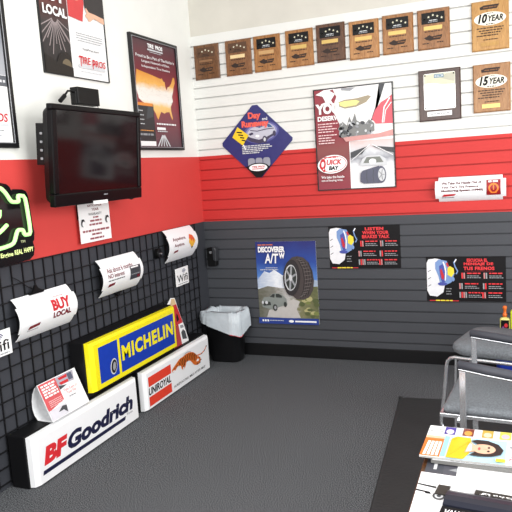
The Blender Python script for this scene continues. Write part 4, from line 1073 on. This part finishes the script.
t = thing('side_chair', 'armless grey chair with a bent chrome tube base, farther from the table', 'chair', (1.915, -1.150, 0.0085), math.radians(-14))
cushion(rrect(0.0, -0.005, 0.50, 0.425, 0.09, 8), 0.412, 0.468, 0.026).build('seat', t, smooth=True)
bk = cushion(rrect(0.0, 0.0, 0.38, 0.43, 0.06), 0.0, 0.05); bk.v = [(0.49 + z + 0.12 * x, y, 0.52 + x) for x, y, z in bk.v]; bk.build('backrest', t, smooth=True)
for y in (0.0, 0.42):
    m = MB()
    m.tube([(0.46, y, 0.010), (0.2, y, 0.010), (-0.01, y, 0.010), (-0.035, y, 0.016), (-0.046, y, 0.035), (-0.046, y, 0.06), (-0.026, y, 0.2), (-0.010, y, 0.35), (-0.004, y, 0.378), (0.012, y, 0.395), (0.035, y, 0.401), (0.2, y, 0.401), (0.44, y, 0.401), (0.48, y, 0.42), (0.50, y, 0.5), (0.54, y, 0.82)], 0.0095, CHROME, 10)
    m.build('side_tube', t, smooth=True)
m = MB(); m.tube([(0.12, 0.0, 0.399), (0.12, 0.42, 0.399)], 0.007, CHROME); m.build('cross_tube', t)
m = MB(); m.tube([(0.38, 0.0, 0.399), (0.38, 0.42, 0.399)], 0.007, CHROME); m.build('cross_tube', t)
m = MB(); m.tube([(0.46, 0.0, 0.010), (0.46, 0.42, 0.010)], 0.0095, CHROME); m.build('cross_tube', t)
m = MB(); m.tube([(0.04, 0.0, 0.397), (0.03, 0.0, 0.2), (0.03, 0.0, 0.012)], 0.006, CHROME); m.build('inner_leg', t)

# ================================================================== TOTE AND BOTTLES BEHIND THE CHAIRS
t = thing('storage_tub', 'blue plastic tub on the floor behind the chairs', 'tub', (2.12, -0.52, 0.008))
m = MB(); m.loft([[(u, v, z) for u, v in rrect(d, d, 0.5 - d, 0.32 - d, 0.03)] for d, z in ((0.02, 0.0), (0.0, 0.2))], mat('blue_tub_plastic', (26, 50, 150), 0.35)); m.build('tub_body', t)
m = MB(); m.slab(rrect(-0.008, -0.008, 0.508, 0.328, 0.034), 0.2, 0.222, mat('blue_tub_plastic', (26, 50, 150), 0.35)); m.build('lid', t, bevel=0.004)
t = thing('spray_bottle', 'clear bottle with an orange cap and dark label standing on the blue tub', 'bottle', (2.172, -0.36, 0.231))
m = MB(); m.loft([[(u, v, z) for u, v in rrect(-x, -y, x, y, min(x, y) * 0.6)] for x, y, z in ((0.026, 0.016, 0), (0.029, 0.018, 0.006), (0.029, 0.018, 0.188), (0.024, 0.015, 0.197), (0.011, 0.010, 0.202), (0.010, 0.010, 0.205))], mat('pale_yellow_bottle', (214, 206, 120), 0.25)); m.build('bottle_body', t)
m = MB(); m.box(-0.023, -0.0195, 0.02, 0.023, -0.0185, 0.187, PBLK); a = Art(m, 0.0196); a.E(0.006, 0.155, 0.010, 0.013, REDP); a.E(-0.010, 0.135, 0.008, 0.014, mat('violet_label', (120, 70, 130), 0.4)); a.E(0.006, 0.06, 0.012, 0.014, mat('green_label', (70, 120, 70), 0.4)); a.R(-0.018, 0.03, 0.018, 0.045, GREYP)
m.build('label_panel', t)
m = MB(); m.lathe([(0.013, 0.205), (0.013, 0.222), (0.008, 0.228), (0.009, 0.25), (0.012, 0.254), (0.012, 0.268), (0.006, 0.272)], mat('orange_cap', (226, 110, 40), 0.4), 16); m.build('cap', t, smooth=True)
t = thing('spray_bottle', 'yellow-green bottle beside the orange-capped one on the blue tub', 'bottle', (2.237, -0.36, 0.231))
m = MB(); m.loft([[(u, v, z) for u, v in rrect(-x, -y, x, y, 0.01)] for x, y, z in ((0.032, 0.022, 0), (0.034, 0.024, 0.006), (0.034, 0.024, 0.235), (0.03, 0.02, 0.245))], mat('lime_yellow_plastic', (206, 220, 50), 0.35)); m.build('bottle_body', t)
m = MB(); m.lathe([(0.012, 0.245), (0.012, 0.262), (0.008, 0.268)], WHITE, 14); m.build('cap', t)

# ================================================================== TABLE AND MAGAZINES
WD = wood_mat('brown_table_wood', (74, 46, 24), (116, 76, 42))
t = thing('coffee_table', 'low brown wooden table covered with magazines and papers', 'table', (1.958, -3.35, 0.0085))
m = MB(); m.box(0, 0, 0.405, 0.62, 1.21, 0.435, WD); m.build('tabletop', t, bevel=0.003)
for x in (0.03, 0.54):
    for y in (0.03, 1.12):
        m = MB(); m.box(x, y, 0, x + 0.05, y + 0.05, 0.405, WD); m.build('leg', t, bevel=0.003)
TZ = 0.4440
def flat(fn_z):
    return lambda u, v, h: (u, v, fn_z + h)
def paper(name, label, cat, poly, z, th, base_m, group=None):
    """a sheet lying flat; poly in world x,y; the thing's origin at its first corner"""
    x0, y0 = poly[0]
    t = thing(name, label, cat, (x0, y0, z), 0, group)
    m = MB(); m.slab([(x - x0, y - y0) for x, y in poly], 0, th, base_m); m.build('pages', t)
    return t, Art(None, th, flat(0.0), 0.0001)
PG = 'papers and magazines on the table'
z = TZ + 0.0005
# dark brochure with a round badge
t, a = paper('brochure', 'dark grey brochure with a round pale badge, under the magazines on the table', 'brochure', [(1.972, -2.56), (2.10, -2.56), (2.10, -2.30), (1.972, -2.30)], z, 0.002, mat('charcoal_brochure', (66, 68, 76), 0.35), PG)
m = MB(); a.use(m)
a.R(0.055, 0.0, 0.127, 0.26, mat('graphite_photo', (78, 78, 86), 0.4)); a.P([(0.07, 0.09), (0.1, 0.11), (0.12, 0.09), (0.1, 0.08)], GREYP); a.E(0.03, 0.185, 0.014, 0.032, mat('pale_badge', (196, 206, 214), 0.4)); a.E(0.03, 0.185, 0.009, 0.02, WHITE); a.R(0.024, 0.085, 0.034, 0.14, LGREY)
split_build(m, 'printing', t)
# lined white paper
t, a = paper('paper_sheet', 'white ruled sheet on the table right of the dark brochure', 'paper', [(2.068, -2.56), (2.50, -2.56), (2.50, -2.26), (2.068, -2.26)], z + 0.0026, 0.001, WHITE, PG)
m = MB(); a.use(m)
for k in range(9): a.R(0.03 + 0.045 * k, 0.01, 0.032 + 0.045 * k, 0.28, mat('faint_rule', (216, 222, 228), 0.5))
for k in range(4): a.R(0.02, 0.05 + 0.05 * k, 0.4, 0.052 + 0.05 * k, mat('faint_rule', (216, 222, 228), 0.5))
split_build(m, 'ruled_lines', t)
# newspaper, upper
t, a = paper('newspaper', 'big white newspaper sheet lying across the table', 'newspaper', [(1.964, -3.10), (2.56, -3.10), (2.56, -2.545), (1.964, -2.508)], z + 0.0042, 0.002, mat('newsprint', (240, 241, 242), 0.6), PG)
m = MB(); a.use(m)
for k in range(3):
    for j in range(4): a.W(0.15 + 0.012 * j, 0.49 + 0.014 * k, 0.162 + 0.012 * j, 0.496 + 0.014 * k, LGREY, k * 7 + j)
a.P([(0.0, 0.515), (0.055, 0.505), (0.055, 0.495), (0.002, 0.508)], INK); a.P([(0.0, 0.478), (0.04, 0.47), (0.045, 0.458), (0.03, 0.458), (0.025, 0.466), (0.0, 0.470)], INK)
a.E(0.068, 0.452, 0.018, 0.022, DGREY); a.E(0.068, 0.452, 0.012, 0.015, LGREY); a.E(0.068, 0.452, 0.006, 0.008, DGREY)
split_build(m, 'printing', t)
# dark folded magazine
t = thing('magazine', 'dark navy magazine folded open on top of the newspaper', 'magazine', (2.048, -2.705, z + 0.0078), math.radians(-6), PG)
DN = mat('dark_navy_cover', (34, 36, 48), 0.3)
prof = [(0, 0.0005), (0, 0.008), (0.02, 0.013), (0.045, 0.015), (0.07, 0.012), (0.088, 0.006), (0.09, 0.0005)]
m = MB(); m.loft([[(x, y, zz) for y, zz in prof] for x in (0.0, 0.45)][::-1], DN); m.build('pages', t)
m = MB(); m.box(-0.035, 0.06, 0.0006, 0.0, 0.115, 0.004, mat('olive_black_cover', (46, 44, 40), 0.4)); m.box(0.0, -0.06, 0.0006, 0.36, -0.004, 0.005, INK)
a = Art(m, 0.0055, flat(0.0)); a.T('VALUE', 0.012, -0.05, 0.07, -0.02, WHITE, 0.03, 0.2); a.R(0.075, -0.055, 0.34, -0.02, LGREY)
m.build('lower_page', t)
m = MB(); m.box(0.07, 0.092, 0.0006, 0.17, 0.118, 0.005, mat('olive_black_cover', (46, 44, 40), 0.4)); a = Art(m, 0.0055, flat(0.0))
for k in range(22):
    u, v = gr.uniform(0.07, 0.165), gr.uniform(0.092, 0.1); a.R(u, v, u + gr.uniform(0.003, 0.007), v + 0.005, WHITE); a.h -= 0.0003
m.build('torn_edge', t)
# magazines at the far end: a grey-edged one below, the yellow-shirt cover on top
t, a = paper('magazine', 'thick pale magazine under the one with the yellow-shirted woman', 'magazine', [(1.985, -2.44), (2.42, -2.46), (2.42, -2.21), (1.985, -2.19)], z + 0.0056, 0.011, mat('page_edges_grey', (112, 112, 110), 0.6), PG)
m = MB(); a.use(m); a.R(0.004, 0.0, 0.43, 0.24, LGREY); a.W(0.06, 0.004, 0.2, 0.008, INK, 5); m.build('cover', t)
t = thing('magazine', 'glossy magazine with a dark-haired woman in yellow on its cover, topmost of its pile', 'magazine', (1.947, -2.432, z + 0.0176), math.radians(-1.5), PG)
Wm, Hm = 0.335, 0.25
m = MB(); m.box(0, 0, 0, Wm, Hm, 0.006, mat('page_edges_white', (170, 170, 168), 0.6)); m.build('pages', t)
m = MB(); a = Art(m, 0.006, flat(0.0), 0.0001)
a.R(0.0, 0.0, Wm, Hm, WHITE)
a.R(0.08, 0.0, 0.26, 0.175, mat('pale_sky_print', (176, 214, 232), 0.4)); m.build('cover', t)
m = MB(); a.use(m)
ORG = mat('orange_panel_print', (220, 118, 48), 0.4)
a.R(0.0, 0.004, 0.062, 0.165, ORG); a.R(0.0, 0.145, 0.062, 0.165, mat('peach_print', (236, 190, 160), 0.4))
for k in range(4): a.P([(0.008 + 0.013 * k, 0.012), (0.017 + 0.013 * k, 0.012), (0.021 + 0.012 * k, 0.12), (0.012 + 0.012 * k, 0.12)], WHITE)
a.R(0.062, 0.01, 0.078, 0.17, mat('sky_blue_panel', (150, 206, 226), 0.4))
a.W(0.006, 0.2, 0.05, 0.206, GREYP, 3); a.W(0.006, 0.215, 0.05, 0.221, GREYP, 4)
# row of small pictures along the far edge
for u, c1, c2 in ((0.055, (70, 60, 150), (230, 215, 225)), (0.115, (120, 50, 30), (226, 150, 60)), (0.178, (190, 160, 70), (226, 200, 170)), (0.235, (226, 210, 90), (210, 180, 190))):
    c1m = mat('thumb_%d_%d_%d' % c1, c1, 0.4); c2m = mat('thumb_%d_%d_%d' % c2, c2, 0.4)
    a.R(u, 0.185, u + 0.036, Hm - 0.004, c1m); a.E(u + 0.018, 0.208, 0.013, 0.02, c2m)
    a.W(u + 0.04, 0.2, u + 0.058, 0.206, LGREY, 5)
# woman: yellow shirt left, head toward the right
YS = mat('yellow_shirt_print', (226, 186, 24), 0.4); HAIR = mat('dark_hair_print', (44, 32, 30), 0.4)
a.P([(0.082, 0.004), (0.135, 0.004), (0.15, 0.05), (0.152, 0.12), (0.145, 0.17), (0.10, 0.172), (0.085, 0.15)], YS)
for k in range(14): a.R(0.088 + 0.0045 * k % 0.05, 0.02 + 0.01 * k, 0.094 + 0.0045 * k % 0.05, 0.024 + 0.01 * k, mat('yellow_pattern', (200, 158, 20), 0.4))
a.P([(0.148, 0.145), (0.165, 0.158), (0.20, 0.158), (0.235, 0.135), (0.252, 0.095), (0.245, 0.06), (0.22, 0.042), (0.185, 0.034), (0.15, 0.036), (0.165, 0.06), (0.18, 0.1), (0.165, 0.13)], HAIR)
a.P([(0.135, 0.05), (0.165, 0.065), (0.165, 0.11), (0.148, 0.135), (0.14, 0.1)], SKIN); a.P([(0.14, 0.06), (0.155, 0.07), (0.152, 0.115), (0.145, 0.12)], WHITE)
a.P(ell(0.192, 0.09, 0.036, 0.036), SKIN)
a.E(0.207, 0.102, 0.004, 0.007, HAIR); a.E(0.207, 0.075, 0.004, 0.007, HAIR); a.E(0.178, 0.088, 0.004, 0.011, mat('lip_print', (190, 80, 80), 0.4)); a.L([(0.203, 0.09), (0.19, 0.087)], 0.003, mat('nose_shade_print', (206, 150, 124), 0.4))
a.R(0.232, 0.008, 0.26, 0.03, mat('yellow_tag_print', (236, 214, 60), 0.4))
PKL = mat('rose_title_print', (222, 110, 120), 0.4)
for k in range(3): a.R(0.276, 0.045 + 0.022 * k, 0.325, 0.052 + 0.022 * k, PKL)
a.L(arc((0.283, 0.025), 0.012, 0, PI, 6), 0.005, PKL); a.L(arc((0.312, 0.02), 0.012, 0, PI, 6), 0.005, PKL); a.R(0.28, 0.145, 0.285, 0.175, PKL); a.R(0.28, 0.17, 0.31, 0.175, PKL)
a.W(0.27, 0.115, 0.33, 0.13, GREYP, 8)
split_build(m, 'cover_picture', t)

# prints belong to the sheet they are printed on, pads to their rails
BASES = ('sheet', 'card', 'board', 'lens', 'backing')
ONTOP = ('lettering', 'logo', 'emblem', 'printing', 'illustration', 'blue_panel', 'bars', 'underline', 'tiger_emblem', 'tire_picture', 'truck_picture', 'signal_arcs', 'engraving', 'star_plate', 'name_strip', 'oval_plate', 'bright_plate', 'etching', 'picture', 'map_picture', 'brake_picture', 'car_picture', 'glow_picture', 'warning_sign_picture', 'warning_picture', 'credit_card_picture', 'backdrop_picture', 'mountain_picture', 'ground_picture', 'maroon_column', 'road_picture')
stem = lambda o: o.name.split('.')[0]
for root in [o for o in COL.objects if o.type == 'EMPTY']:
    kids = list(root.children)
    base = [k for k in kids if stem(k) in BASES]
    for k in kids:
        if base and stem(k) in ONTOP and sum(stem(q) not in ONTOP for q in kids) > 1: k.parent = base[0]
    bez = [k for k in kids if stem(k) == 'bezel']
    for k in kids:
        if bez and stem(k) in ('brand_mark', 'paper_strip', 'corner_knob'): k.parent = bez[0]
    rails = [k for k in kids if stem(k) == 'arm_rail']; pads = [k for k in kids if stem(k) == 'arm_pad']
    for r_, p_ in zip(rails, pads): p_.parent = r_

# ================================================================== LIGHT AND CAMERA
wd = bpy.data.worlds.new('daylight'); S.world = wd; wd.use_nodes = True
bg = wd.node_tree.nodes['Background']; bg.inputs[0].default_value = (0.95, 0.98, 1.0, 1); bg.inputs[1].default_value = 0.34
def area_light(name, loc, target, sx, sy, power, col=(1, 1, 1)):
    l = bpy.data.lights.new(name, 'AREA'); l.shape = 'RECTANGLE'; l.size = sx; l.size_y = sy; l.energy = power; l.color = col
    o = bpy.data.objects.new(name, l); COL.objects.link(o); o.location = loc
    o.rotation_euler = (Vector(target) - Vector(loc)).to_track_quat('-Z', 'Y').to_euler()
area_light('window_daylight_right', (4.3, -2.6, 1.7), (0, -1.6, 1.2), 3.2, 2.2, 150, (1, 0.99, 0.97))
area_light('window_daylight_front', (1.6, -5.6, 1.9), (1.2, 0, 1.2), 3.2, 2.2, 135, (1, 0.99, 0.97))
area_light('ceiling_light', (1.9, -2.6, 3.25), (1.9, -2.6, 0), 2.4, 1.2, 42, (1, 0.99, 0.96))

f, yaw, pitch, roll = 642.64, -0.3912, -0.1341, -0.0652
cam = bpy.data.cameras.new('camera'); cam.sensor_width = 36; cam.lens = 36 * f / 512; cam.clip_start = 0.05
co = bpy.data.objects.new('camera', cam); COL.objects.link(co)
cy, sy, cp, sp = math.cos(yaw), math.sin(yaw), math.cos(pitch), math.sin(pitch)
fw = Vector((sy * cp, cy * cp, sp)); rt = Vector((cy, -sy, 0)); up = rt.cross(fw)
r2 = rt * math.cos(roll) + up * math.sin(roll); u2 = -rt * math.sin(roll) + up * math.cos(roll)
co.matrix_world = Matrix(((r2.x, u2.x, -fw.x, 2.2508), (r2.y, u2.y, -fw.y, -4.442), (r2.z, u2.z, -fw.z, 1.4191), (0, 0, 0, 1)))
S.camera = co
S.view_settings.view_transform = 'Standard'
S.view_settings.look = 'None'
S.view_settings.exposure = 0.06
S.view_settings.gamma = 1.0
